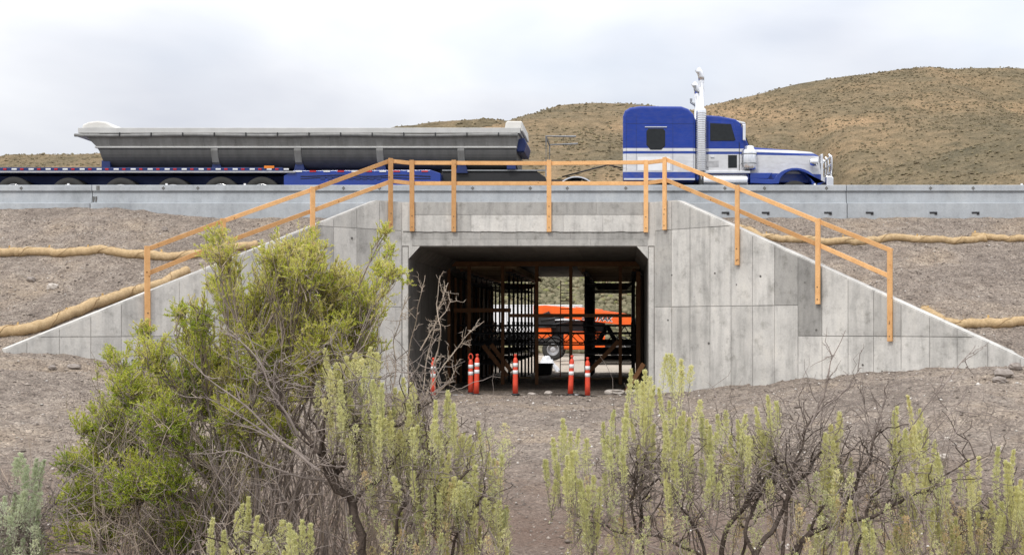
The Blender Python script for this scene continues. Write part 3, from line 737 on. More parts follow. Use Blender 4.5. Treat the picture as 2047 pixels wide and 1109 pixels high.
# ------------------------------------------------------------------ orange delineator posts in front of the opening
def gz(x, y):
    x = float(x); y = float(y)
    return float(g_h(np.array([x]), np.array([y]))[0])
def delineator(px, D, tilt, h_, label, loop=False):
    x = (px - CX) * D / F; z = gz(x, D) if D < YF else -0.02
    t = thing('delineator_post', (x, D, z), label, 'delineator post', 'orange delineator posts at the culvert mouth')
    def pr(prof, nm, m_):
        mb = MB(); mb.lathe((0, 0, 0), prof, 'z', 16)
        mb.v = [(x + vx + tilt * vz, D + vy, z + vz) for vx, vy, vz in mb.v]
        return mb.build(nm, m_, t, smooth=True)
    pr([(.12, 0), (.12, .03), (.075, .05)], 'base', M['black'])
    tb = pr([(.075, .02), (.071, .3), (.061, h_ - .16), (.053, h_ - .13), (.032, h_ - .09)], 'tube', M['orange_post'])
    if loop:
        mb = MB(); mb.tube([(x + tilt * h_ + .055 * math.cos(a), D, z + h_ - .03 + .09 * math.sin(a)) for a in np.linspace(-.9, math.pi + .9, 14)], .018, 8).build('handle', M['orange_post'], t, smooth=True)
    else:
        pr([(.03, h_ - .095), (.024, h_ - .06), (.042, h_ - .04), (.042, h_ - .012), (.025, h_)], 'knob', M['orange_post'])
    for z0 in (h_ - .34, h_ - .53):
        k = lambda zz: .071 - .010 * (zz - .3) / (h_ - .46) + .004
        pr([(k(z0) - .004, z0 - .001), (k(z0), z0), (k(z0 + .10), z0 + .10), (k(z0 + .10) - .004, z0 + .101)], 'reflective_band', M['white_tape'])
delineator(865, 31.0, .02, 1.06, 'leftmost orange delineator post, beside the inner left wall of the culvert')
delineator(941, 31.9, .0, 1.05, 'orange delineator post with a loop handle, behind its straight twin', loop=True)
delineator(952, 31.15, .025, 1.12, 'orange delineator post with a round knob, right in front of the loop handled one')
delineator(1030, 30.9, .005, 1.10, 'lone orange delineator post left of the middle of the culvert mouth')
delineator(1140, 30.95, .045, 1.08, 'orange delineator post leaning slightly right, left one of the right pair')
delineator(1174.5, 30.95, .0, 1.07, 'rightmost orange delineator post, upright, before the dark shoring column')
# ------------------------------------------------------------------ shoring inside the culvert
M['shade_dk'] = wood_mat('dark_shade_plywood', (0.06, 0.045, 0.035), (0.035, 0.027, 0.022), knots=False)  # near-black tone standing in for shade, for the added wall panels
def fl(y): return FLOOR_END * (y - YF) / (YB - YF) - 0.03
frame_y = [39.3 + 1.58 * i for i in range(8)]
ORD = ['front', 'second', 'third', 'fourth', 'fifth', 'sixth', 'seventh', 'rearmost']
def shoring(xa, xb, y, label):
    t = thing('shoring_tower', ((xa + xb) / 2, y, fl(y)), label, 'shoring tower', 'dark steel shoring towers in the culvert')
    z0 = fl(y)
    for x in (xa, xb):
        mb = MB(); mb.tube([(x, y, z0 + .05), (x, y, 3.55)], .038, 8)
        for zc in (1.25, 1.86, 2.9): mb.lathe((x, y, zc), [(.055, -.03), (.055, .03)], 'z', 8)
        leg = mb.build('leg', M['steel_dk'], t, smooth=True)
        MB().box(x - .09, x + .09, y - .09, y + .09, z0, z0 + .02).build('base_plate', M['steel_dk'], leg)
        mb = MB(); mb.tube([(x, y, 3.5), (x, y, 3.68)], .02, 6); mb.box(x - .1, x + .1, y - .09, y + .09, 3.66, 3.70)
        mb.build('jack_head', M['steel_dk'], leg)
    for z in (0.55, 0.9, 1.25, 1.86, 3.3): MB().tube([(xa, y, z), (xb, y, z)], .024, 6).build('ledger', M['steel_dk'], t)
    mb = MB(); k = 5
    for i in range(k):
        x0 = xa + (xb - xa) * i / k; x1 = xa + (xb - xa) * (i + 1) / k
        mb.tube([(x0, y, 1.25 if i % 2 else 1.86), (x1, y, 1.86 if i % 2 else 1.25)], .016, 5)
    mb.build('lattice', M['steel_dk'], t)
    return t
for i, y in enumerate(frame_y):
    shoring(-5.5, -3.97, y, f'{ORD[i]} dark steel shoring tower of the left row inside the culvert')
    shoring(-1.36, 0.30, y, f'{ORD[i]} dark steel shoring tower of the right row inside the culvert')
    if i < 7:
        pass
# added dark panels that deepen the shade along both inner walls
for x0, x1, lab in ((XL + .02, XL + .10, 'added dark panels deepening the shade along the left inner wall behind the timber frame'), (XR - .10, XR - .02, 'added dark panels deepening the shade along the right inner wall behind the timber frame')):
    t = thing('shade_wall', ((x0 + x1) / 2, 44.5, 0), lab, 'formwork', 'added dark shade panels inside the culvert')
    for j in range(10):
        ya = 38.7 + j * 1.22; MB().box(x0, x1, ya, ya + 1.20, fl(ya) - .02, 3.55).build('shade_panel', M['shade_dk'], t)
        xi = x1 if x0 < -3 else x0; d = .07 if x0 < -3 else -.07
        MB().box(xi, xi + d, ya + .55, ya + .63, fl(ya), 3.5).build('stud', M['oldwood'], t)
# braces tying each row of frames together
for x, w_ in ((-5.5, 'far left'), (-3.97, 'inner left'), (-1.36, 'inner right'), (0.30, 'far right')):
    t = thing('shoring_brace', (x, 45, 1.2), f'crossed steel braces tying the {w_} line of shoring legs', 'brace', 'crossed braces along the shoring')
    for i in range(7):
        mb = MB(); mb.tube([(x + .05, frame_y[i], .6), (x + .05, frame_y[i+1], 2.0)], .014, 5); mb.tube([(x - .05, frame_y[i], 2.0), (x - .05, frame_y[i+1], .6)], .014, 5)
        mb.build('cross_tube', M['steel_dk'], t)
    MB().tube([(x, 39.2, 1.86), (x, 50.5, 1.86)], .022, 6).build('runner', M['steel_dk'], t)
# lattice girder across the bay
for q, (yg, lab) in enumerate(((39.05, 'black lattice girder spanning the culvert at head height, nearest'), (43.9, 'black lattice girder spanning the culvert behind the nearest one'))):
    t = thing('lattice_girder', (XC, yg, 1.2), lab, 'girder', 'black lattice girders across the culvert')
    for z in (1.22, 1.60, 1.88): MB().tube([(-5.7, yg, z), (0.42, yg, z)], .028, 6).build('chord', M['steel_dk'], t)
    n_ = 16
    for i in range(n_):
        xa, xb = -5.7 + 6.1 * i / n_, -5.7 + 6.1 * (i + 1) / n_
        MB().tube([(xa, yg, 1.22 if i % 2 else 1.60), (xb, yg, 1.60 if i % 2 else 1.22)], .017, 5).build('web_bar', M['steel_dk'], t)
# timber falsework frame
YT = 38.4
tf = thing('timber_falsework', (XC, YT, 0), 'brown timber falsework frame of posts, header and boards inside the culvert mouth', 'falsework')
tx_ = lambda px, D=YT: (px - CX) * D / F
tz_ = lambda py, D=YT: CAMZ + (CY - py) * D / F
MB().box(-5.85, 0.55, YT - .06, YT + .06, tz_(532), tz_(523)).build('header', M['oldwood'], tf)
for px in (897, 938, 1005, 1073, 1141, 1240):
    MB().box(tx_(px) - .055, tx_(px) + .055, YT - .045, YT + .045, fl(YT) - .02, tz_(532)).build('post', M['oldwood'], tf)
MB().box(tx_(1018), tx_(1262), YT - .10, YT - .05, tz_(634), tz_(627)).build('board', M['oldwood'], tf)
MB().box(tx_(908), tx_(1022), YT - .10, YT - .05, tz_(624), tz_(616)).build('board', M['oldwood'], tf)
for (a, b_, c_, d) in ((965, 690, 1014, 752), (981, 688, 1022, 742), (1178, 742, 1236, 682)):
    MB().bar((tx_(a), YT + .10, tz_(b_)), (tx_(c_), YT + .10, tz_(d)), .05, .14).build('brace', M['oldwood'], tf)
MB().bar(P(1250, 786, 34.0), P(1287, 727, 33.7) , .05, .14).build('leaning_plank', M['oldwood'], None)
lp = bpy.data.objects['leaning_plank']; tag(lp, 'single brown plank leaning against the right inner wall of the culvert', 'plank')
MB().box(0.36, .50, 37.9, 38.1, fl(38) - .02, 3.65).build('post', M['oldwood'], tf)
# formwork decks over the two rows of frames, and the joists under them
for x0, x1, lab in ((-5.75, -3.70, 'plywood formwork deck on joists above the left row of shoring'), (-1.62, 0.50, 'plywood formwork deck on joists above the right row of shoring')):
    t = thing('formwork_deck', ((x0 + x1) / 2, 45, 3.70), lab, 'formwork', 'plywood formwork decks under the culvert roof')
    for xs_ in ((x0 + .2), (x1 - .2)): MB().box(xs_ - .05, xs_ + .05, 39.0, 50.8, 3.702, 3.80).build('stringer', M['oldwood'], t)
    for i in range(19):
        y = 39.1 + i * .645; MB().box(x0, x1, y - .045, y + .045, 3.802, 3.90).build('joist', M['ply'], t)
    for j in range(5):
        MB().box(x0, x1, 39.0 + j * 2.38, 39.0 + (j + 1) * 2.38 - .01, 3.902, 3.925).build('plywood_sheet', M['ply'], t)
    mb = MB(); mb.prism([(x0 + .15, 3.70), (x1 - .15, 3.70), (x1 - .42, 3.46), (x0 + .42, 3.46)], 50.3, 50.42); mb.build('end_panel', M['oldwood'], t)
# folding ladder inside
LD = 46.0
t = thing('ladder', (tx_(1130, LD), LD, fl(LD)), 'narrow red railed ladder standing beyond the timber posts', 'ladder')
M['ladder'] = simple('ladder_red', (0.55, 0.10, 0.03), (0.42, 0.07, 0.02), rough=0.5)
for px in (1120, 1142): MB().bar((tx_(px, LD), LD, fl(LD)), (tx_(px, LD), LD + .35, tz_(560, LD)), .035, .07, up=(0, 1, 0)).build('rail', M['ladder'], t)
for i in range(12):
    f_ = (i + .6) / 12.2; z = fl(LD) + (tz_(560, LD) - fl(LD)) * f_; y = LD + .35 * f_
    MB().tube([(tx_(1120, LD), y, z), (tx_(1142, LD), y, z)], .016, 6).build('rung', M['galv'], t)
# black tub, tarp bundle, loose timbers on the floor
D = 48.6; t = thing('plastic_tub', (tx_(1087, D), D, fl(D)), 'black rectangular tub on the ground in the middle of the culvert', 'tub')
mb = MB(); xa, xb = tx_(1071, D), tx_(1104, D); zt = tz_(727, D); zb = fl(D)
mb.prism([(xa + .05, zb), (xb - .05, zb), (xb, zt), (xb - .03, zt), (xb - .07, zb + .04), (xa + .07, zb + .04), (xa + .03, zt), (xa, zt)], D - .02, D + .55)
mb.prism([(xa + .05, zb), (xb - .05, zb), (xb, zt), (xa, zt)], D - .05, D - .021); mb.prism([(xa + .05, zb), (xb - .05, zb), (xb, zt), (xa, zt)], D + .551, D + .58)
mb.build('shell', M['black'], t)
for s in ((xa - .02, xb + .02, D - .09, D - .05), (xa - .02, xb + .02, D + .58, D + .62)): MB().box(*s, zt - .05, zt + .01).build('rim', M['black'], t)
D = 56.0; nu, nv = 26, 20; zg_ = float(hill_h(np.array([tx_(1096, D)]), np.array([D]))[0])
U, V = np.meshgrid(np.linspace(-1, 1, nu), np.linspace(-1, 1, nv))
Xg = tx_(1096, D) + U * .56 + .06 * fbm(U * 2, V * 2, 3, 3); Yg = D + V * .5
hgt = np.clip(1 - (np.abs(U) ** 2.4) - .6 * np.abs(V) ** 3, -.1, 1)
Zg = zg_ + .62 * hgt * (1 - .25 * U) + .32 * fbm(U * 2.3, V * 2.3, 8, 4) * hgt + .03
o = np_obj('tarp_bundle', np.stack([Xg, Yg, Zg], -1).reshape(-1, 3), grid_faces(nv, nu), M['white_paint'], smooth=False, base=(tx_(1096, D), D, zg_))
o.modifiers.new('thick', 'SOLIDIFY').thickness = .02
tag(o, 'crumpled white tarp heaped on the ground beyond the black tub', 'tarp')
for k, (p0, p1, py, D, lab) in enumerate(((1100, 1165, 741, 43, 'long loose timber lying on the culvert floor right of the tub'), (1180, 1262, 744, 42.5, 'loose timber lying on the culvert floor under the diagonal brace'), (1010, 1060, 746, 43, 'loose timber lying on the culvert floor left of the tub'))):
    z = fl(D) + .05; MB().bar((tx_(p0, D), D + .1 * k, z), (tx_(p1, D), D + .4, z + .03), .15, .07).build('timber', M['ply'], None); tag(bpy.data.objects['timber' if k == 0 else 'timber.%03d' % k], lab, 'timber', 'loose timbers on the culvert floor')

# ------------------------------------------------------------------ telehandler parked beyond the culvert
TD = 72.0; k_ = F / TD
hx = lambda px: (px - CX) / k_
hz = lambda py: CAMZ + (CY - py) / k_
tl = thing('telehandler', (hx(1172), TD, hz(718)), 'orange telehandler with its boom lowered, parked beyond the culvert', 'telehandler')
def wheel(parent, x, y, z, r_, w_, rim_m, name='wheel', lugs=0, rimr=.58, nr=28):
    """tyre from y to y+w_; facing the camera"""
    mb = MB(); mb.lathe((x, y, z), [(r_ * rimr, .03), (r_ * .72, .0), (r_ * .93, .012), (r_, w_ * .18), (r_, w_ * .82), (r_ * .93, w_ - .012), (r_ * .72, w_), (r_ * rimr, w_ - .03)], 'y', nr)
    ty = mb.build(name, M['rubber'], parent, smooth=True)
    mb = MB(); mb.lathe((x, y, z), [(r_ * rimr * 1.02, .022), (r_ * rimr * .92, .02), (r_ * rimr * .82, .09), (r_ * .30, .10), (r_ * .27, .02), (r_ * .10, .0)], 'y', nr)
    mb.build('rim', rim_m, ty, smooth=True)
    if lugs:
        mb = MB()
        for i in range(lugs):
            a = 2 * math.pi * i / lugs; c0 = Vector((x + r_ * .99 * math.cos(a), y + w_ * .1, z + r_ * .99 * math.sin(a))); a2 = a + .22
            c1 = Vector((x + r_ * .99 * math.cos(a2), y + w_ * .9, z + r_ * .99 * math.sin(a2))); mb.bar(c0, c1, .06, .09, up=(math.cos(a), 0, math.sin(a)))
        mb.build('tread', M['rubber'], ty)
    return ty
M['rim_grey'] = simple('rim_grey', (0.42, 0.42, 0.43), (0.3, 0.3, 0.31), rough=0.5)
for px in (1107, 1240):
    wheel(tl, hx(px), TD - .85, hz(698), 20.5 / k_, .42, M['rim_grey'], lugs=22); wheel(tl, hx(px), TD + 1.25, hz(698), 20.5 / k_, .42, M['rim_grey'], lugs=22)
MB().box(hx(1090), hx(1262), TD - .3, TD + 1.2, hz(698), hz(682)).build('chassis', M['black'], tl, bevel=.04)
MB().box(hx(1098), hx(1165), TD + .2, TD + 1.1, hz(690), hz(640)).build('engine_bay', M['black'], tl, bevel=.03)
for px in (1107, 1240): MB().box(hx(px) - .12, hx(px) + .12, TD - .5, TD + 1.5, hz(702), hz(694)).build('axle', M['black'], tl)
MB().prism([(hx(a), hz(b_)) for a, b_ in ((1070, 676), (1070, 656), (1078, 652), (1102, 653), (1104, 676))], TD - .35, TD + 1.2).build('rear_body', M['jlg'], tl, bevel=.04)
MB().prism([(hx(a), hz(b_)) for a, b_ in ((1128, 698), (1128, 668), (1142, 662), (1204, 663), (1210, 672), (1210, 698))], TD - .75, TD - .1).build('engine_cover', M['jlg'], tl, bevel=.05)
mb = MB()
for i in range(6): mb.box(hx(1186 + i * 3.4), hx(1188 + i * 3.4), TD - .765, TD - .74, hz(690), hz(670))
mb.build('grille', M['black'], tl)
MB().prism([(hx(a), hz(b_)) for a, b_ in ((1160, 670), (1160, 628), (1184, 619), (1203, 620), (1208, 636), (1212, 670))], TD + .35, TD + 1.25).build('cab', M['glass'], tl, bevel=.03)
MB().prism([(hx(a), hz(b_)) for a, b_ in ((1158, 627), (1182, 616.5), (1204, 618), (1208, 624), (1184, 622), (1160, 632))], TD + .30, TD + 1.30).build('cab_roof', M['jlg'], tl, bevel=.02)
boom = MB().prism([(hx(a), hz(b_)) for a, b_ in ((1067, 611), (1090, 610), (1150, 615), (1258, 630), (1262, 634), (1262, 648), (1256, 651), (1190, 643), (1128, 636), (1112, 628), (1075, 632), (1067, 628))], TD - .30, TD + .28).build('boom', M['jlg'], tl, bevel=.03)
MB().prism([(hx(a), hz(b_)) for a, b_ in ((1150, 612.6), (1256, 627.4), (1257, 630), (1150, 615.2))], TD - .2, TD + .18).build('boom_cap', M['jlg'], boom, bevel=.02)
MB().prism([(hx(a), hz(b_)) for a, b_ in ((1258, 632), (1272, 636), (1278, 664), (1272, 676), (1266, 676), (1264, 652))], TD - .2, TD + .2).build('boom_head', M['black'], tl, bevel=.03)
mb = MB(); mb.box(hx(1272), hx(1276), TD - .6, TD + .6, hz(690), hz(662)); mb.build('fork_carriage', M['black'], tl)
for dy in (-.35, .35): MB().box(hx(1274), hx(1312), TD + dy - .06, TD + dy + .06, hz(691), hz(689)).build('fork', M['steel_dk'], tl)
mb = MB(); mb.prism([(hx(a), hz(b_)) for a, b_ in ((1074, 655), (1070, 640), (1084, 628), (1098, 622), (1108, 636), (1112, 655))], TD - .42, TD + .40); mb.build('boom_yoke', M['black'], tl, bevel=.02)
for a, b_, c_, d in ((1082, 640, 1128, 634), (1092, 652, 1150, 640)): MB().tube([(hx(a), TD - .46, hz(b_)), (hx(c_), TD - .40, hz(d))], .07, 10).build('hydraulic_cylinder', M['black'], tl, smooth=True)
for px in (1107, 1240): 
    mb = MB(); mb.tube([(hx(px) + .80 * math.cos(a), TD - .62, hz(698) + .78 * math.sin(a)) for a in np.linspace(.5, 2.6, 10)], .05, 6); mb.build('mudguard', M['black'], tl)
def text_mesh(name, body, size, m_, parent, mat_loc, rot, extrude=.006, shear=.25, weight=0.0):
    cu = bpy.data.curves.new(name, 'FONT'); cu.body = body; cu.size = size; cu.extrude = extrude; cu.shear = shear; cu.offset = weight
    cu.align_x = 'CENTER'; cu.align_y = 'CENTER'
    ob = bpy.data.objects.new(name, cu); COL.objects.link(ob)
    dg = bpy.context.evaluated_depsgraph_get(); me = bpy.data.meshes.new_from_object(ob.evaluated_get(dg)); bpy.data.objects.remove(ob)
    me.materials.clear(); me.materials.append(m_)
    o_ = bpy.data.objects.new(name, me); COL.objects.link(o_); o_.parent = parent; o_.location = Vector(mat_loc) - BASE[parent.name]; o_.rotation_euler = rot
    return o_
ang = math.atan2(6.6, 100)
text_mesh('boom_lettering', 'SKYTRAK', .44, M['black'], boom, (hx(1193), TD - .312, hz(635.5)), (R(90), ang, 0), weight=.012)
text_mesh('boom_lettering_outline', 'SKYTRAK', .44, M['white_tape'], boom, (hx(1193) + .015, TD - .304, hz(635.5) - .02), (R(90), ang, 0), weight=.03)
# long white trailer behind it
WD = 86.0; kw = F / WD; wx = lambda px: (px - CX) / kw; wz = lambda py: CAMZ + (CY - py) / kw
t = thing('box_trailer', (wx(1070), WD, wz(704)), 'long white box trailer parked behind the telehandler', 'trailer')
MB().box(wx(984), wx(1163), WD, WD + 2.4, wz(664), wz(610.5)).build('body', M['white_paint'], t, bevel=.06)
MB().box(wx(983), wx(1164), WD - .02, WD + 2.42, wz(611.2), wz(608.8)).build('roof_trim', M['white_paint'], t, bevel=.02)
for i in range(8): MB().box(wx(990 + i * 22.5), wx(991 + i * 22.5), WD - .012, WD + .02, wz(663), wz(612)).build('seam', M['galv'], t)
MB().box(wx(1000), wx(1150), WD + .2, WD + 2.2, wz(690), wz(664.2)).build('chassis', M['black'], t)
for px in (1040, 1064): wheel(t, wx(px), WD - .02, wz(696), .40, .25, M['rim_grey'])
# ------------------------------------------------------------------ semi truck with side-dump trailer on the road
QD = 37.0; kq = F / QD
qx = lambda px: (px - CX) / kq
qz = lambda py: CAMZ + (CY - py) / kq
YN, YO = QD, QD + 2.5          # near and far side of the vehicle
def livery(name):
    m, nt, b = newmat(name); b.inputs['Roughness'].default_value = 0.32; b.inputs['Coat Weight'].default_value = 0.12; b.inputs['Specular IOR Level'].default_value = 0.3
    t = N(nt, 'ShaderNodeTexCoord'); sp = N(nt, 'ShaderNodeSeparateXYZ'); nt.links.new(t.outputs['Object'], sp.inputs[0])
    lo, hi = qz(372) - ROADZ, qz(205) - ROADZ
    v = maprange(nt, sp.outputs['Z'], lo, hi, 0, 1)
    f_ = lambda py: (qz(py) - ROADZ - lo) / (hi - lo)
    blue = (0.005, 0.034, 0.26); white = (0.60, 0.605, 0.62)
    r_ = ramp(nt, v, [(0.0, (0.012, 0.05, 0.30)), (f_(344.5), white), (f_(307.5), (0.015, 0.05, 0.27)), (f_(302.5), white), (f_(296.5), blue), (1.0, blue)], 'CONSTANT')
    n = noise(nt, 1.5, 4, 0.6); c = mixc(nt, 1.0, r_.outputs[0], ramp(nt, n.outputs['Fac'], [(0.3, (0.88, 0.88, 0.88)), (0.7, (1.05, 1.05, 1.05))]).outputs[0], 'MULTIPLY')
    nd = noise(nt, 7, 5, 0.7, stretch=(.6, 1, 2)); fz = maprange(nt, sp.outputs['Z'], .3, 2.2, .75, .12)
    md = N(nt, 'ShaderNodeMath', operation='MULTIPLY'); nt.links.new(fz, md.inputs[0]); nt.links.new(maprange(nt, nd.outputs['Fac'], .42, .75, 0, 1), md.inputs[1])
    c = mixc(nt, md.outputs[0], c, (0.20, 0.17, 0.14))     # road dust
    nt.links.new(c, b.inputs['Base Color']); return m
M['livery'] = livery('truck_livery')
M['blue'] = simple('blue_paint', (0.006, 0.038, 0.27), (0.005, 0.03, 0.21), scale=1.2, rough=0.35, coat=0.4)
M['navy'] = simple('navy_frame_paint', (0.012, 0.03, 0.14), (0.008, 0.02, 0.09), scale=1.2, rough=0.5)
M['tub'] = simple('tub_grey_steel', (0.24, 0.24, 0.235), (0.16, 0.158, 0.152), scale=1.3, rough=0.5, bmp=.08, bscale=3, stretch=(3, 3, .35))
M['tub_dk'] = simple('tub_lower_steel', (0.10, 0.10, 0.10), (0.07, 0.07, 0.07), scale=1.3, rough=0.55, stretch=(3, 3, .35))
M['tub_lt'] = simple('tub_rim_steel', (0.50, 0.50, 0.49), (0.40, 0.40, 0.39), scale=1.5, rough=0.4)
M['cap_lt'] = simple('pale_end_cap', (0.66, 0.65, 0.62), (0.55, 0.54, 0.51), scale=1.5, rough=0.5)
M['red_tape'] = simple('red_reflective', (0.5, 0.02, 0.025), rough=0.4)
M['amber'] = simple('amber_lens', (0.75, 0.22, 0.02), rough=0.3)
tr = thing('semi_truck', (qx(1440), YN + 1.25, ROADZ), 'blue and white semi truck tractor with sleeper driving on the road', 'truck')
pq = lambda L: [(qx(a), qz(b_)) for a, b_ in L]
MB().prism(pq([(1245, 362), (1245, 232), (1249, 221), (1259, 214.5), (1280, 211.5), (1362, 212), (1376, 217), (1386, 227), (1391, 240), (1391, 362)]), YN, YO).build('sleeper', M['livery'], tr, bevel=.09, seg=4)
sle = tr.children[-1]
MB().prism(pq([(1292, 262), (1296, 257), (1326, 257), (1330, 262), (1330, 292), (1322, 300), (1300, 300), (1292, 290)]), YN - .012, YN + .05).build('window', M['glass'], sle, bevel=.02)
MB().prism(pq([(1289, 255), (1333, 255), (1333, 253.5), (1289, 253.5)]), YN - .03, YN + .02).build('rain_gutter', M['chrome'], sle)
MB().box(qx(1275), qx(1340), YN - .008, YN + .02, qz(341), qz(314)).build('luggage_door', M['white_paint'], sle, bevel=.006)
MB().box(qx(1247), qx(1389), YN - .02, YN + .02, qz(360), qz(356.5)).build('sill_trim', M['chrome'], sle)
cab = MB().prism(pq([(1391.5, 360), (1391.5, 233), (1412, 228.5), (1440, 230.5), (1470, 236.5), (1480, 241), (1497, 287), (1500, 300), (1500, 360)]), YN + .13, YO - .13).build('cab', M['livery'], tr, bevel=.06, seg=3)
dr = MB().prism(pq([(1416, 345), (1416, 241), (1466, 244), (1478, 282), (1478, 345)]), YN + .112, YN + .16).build('door', M['livery'], cab, bevel=.01)
MB().prism(pq([(1420, 281), (1420, 245), (1462, 247), (1471, 279), (1468, 281)]), YN + .10, YN + .15).build('side_window', M['glass'], dr, bevel=.01)
MB().box(qx(1421), qx(1428), YN + .08, YN + .12, qz(314), qz(311.5)).build('door_handle', M['chrome'], dr)
MB().box(qx(1409.5), qx(1437), YN + .104, YN + .13, qz(333), qz(321)).build('door_sign', M['rim_grey'], dr)
MB().prism(pq([(1456, 335), (1456, 309), (1474, 309), (1474, 335)]), YN + .104, YN + .13).build('lower_window', M['glass'], dr, bevel=.008)
MB().add([(qx(1481), YN + .22, qz(243)), (qx(1481), YO - .22, qz(243)), (qx(1499), YO - .16, qz(288)), (qx(1499), YN + .16, qz(288)),
          (qx(1478), YN + .22, qz(244)), (qx(1478), YO - .22, qz(244)), (qx(1495), YO - .16, qz(289)), (qx(1495), YN + .16, qz(289))],
         [(0,3,2,1),(4,5,6,7),(0,1,5,4),(1,2,6,5),(2,3,7,6),(3,0,4,7)]).build('windshield', M['glass'], cab)
MB().prism(pq([(1466, 238), (1490, 243), (1492, 247), (1466, 242)]), YN + .14, YO - .14).build('visor', M['chrome'], cab, bevel=.01)
for y in (YN + .5, YN + .9, YN + 1.25, YN + 1.6, YN + 2.0): MB().box(qx(1462), qx(1468), y - .04, y + .04, qz(237), qz(232.5)).build('marker_light', M['amber'], cab)
for px, z0_, z1_ in ((1416, 241, 345), (1478.6, 284, 345)): MB().box(qx(px) - .006, qx(px) + .006, YN + .108, YN + .125, qz(z1_), qz(z0_)).build('door_seam', M['black'], dr)
for px in (1252, 1272, 1345, 1386): MB().box(qx(px) - .004, qx(px) + .004, YN - .004, YN + .02, qz(342), qz(232)).build('panel_seam', M['navy'], sle)
MB().box(qx(1250), qx(1388), YN - .004, YN + .02, qz(247.6), qz(247)).build('panel_seam', M['navy'], sle)
# hood, tapering to the grille
sec = []
for px, zt, hw_ in ((1499, 288, 1.00), (1520, 290, .98), (1580, 293.5, .86), (1628, 297, .76), (1643, 304, .70), (1647, 330, .68)):
    c = YN + 1.25; x = qx(px); zb = qz(362); z1 = qz(zt)
    sec.append([(x, c - hw_, zb), (x, c - hw_, z1 - .16), (x, c - hw_ * .88, z1 - .03), (x, c - hw_ * .5, z1), (x, c + hw_ * .5, z1), (x, c + hw_ * .88, z1 - .03), (x, c + hw_, z1 - .16), (x, c + hw_, zb)])
vs_ = [p for s_ in sec for p in s_]; fs_ = []
for i in range(len(sec) - 1):
    for k in range(8): fs_.append((i*8 + k, i*8 + (k+1) % 8, (i+1)*8 + (k+1) % 8, (i+1)*8 + k))
fs_ += [tuple(range(7, -1, -1)), tuple((len(sec)-1)*8 + k for k in range(8))]
hood = MB().add(vs_, fs_).build('hood', M['livery'], tr, bevel=.02)
MB().prism(pq([(1647, 360), (1647, 303), (1652, 302), (1653, 360)]), YN + .62, YO - .62).build('grille', M['chrome'], hood, bevel=.015)
for y in (YN, YO - .55):
    wc = (qx(1590), qz(370)); ro, ri = 40 / kq, 30 / kq; n_ = 16
    poly = [(wc[0] + ro * math.cos(a) * 1.12, wc[1] + ro * math.sin(a) * .86) for a in np.linspace(.02, math.pi * .90, n_)]
    poly = [(qx(1642), qz(366))] + poly + [(qx(1532), qz(358)), (qx(1500), qz(357)), (qx(1500), qz(366)), (qx(1540), qz(368))] + [(wc[0] + ri * math.cos(a) * 1.1, wc[1] + ri * math.sin(a)) for a in np.linspace(math.pi * .97, .02, n_)]
    MB().prism(poly, y, y + .55).build('fender', M['blue'], tr, bevel=.05, seg=3)
    MB().prism(pq([(1500, 357), (1500, 345), (1545, 345), (1536, 357)]), y + .06, y + .5).build('fender_skirt', M['blue'], tr, bevel=.02)
    wheel(tr, wc[0], y + .08, ROADZ + .545, .545, .30, M['chrome'])
    mb = MB(); mb.lathe((qx(1630), y + .28, qz(322)), [(.10, -.14), (.13, -.04), (.12, .10), (.09, .12)], 'x', 16); mb.build('headlight', M['chrome'], tr, smooth=True)
MB().prism(pq([(1652, 378), (1652, 351), (1664, 351), (1667, 356), (1667, 378)]), YN + .02, YO - .02).build('bumper', M['chrome'], tr, bevel=.04)
gg = MB()
for y in (YN + .35, YN + 1.0, YO - 1.0, YO - .35): gg.tube([(qx(1666), y, qz(372)), (qx(1666), y, qz(312)), (qx(1660), y, qz(305))], .035, 8)
for zz in (309, 325, 341, 357): gg.tube([(qx(1666), YN + .35, qz(zz)), (qx(1666), YO - .35, qz(zz))], .03, 8)
gg.build('grille_guard', M['chrome'], tr, smooth=True)
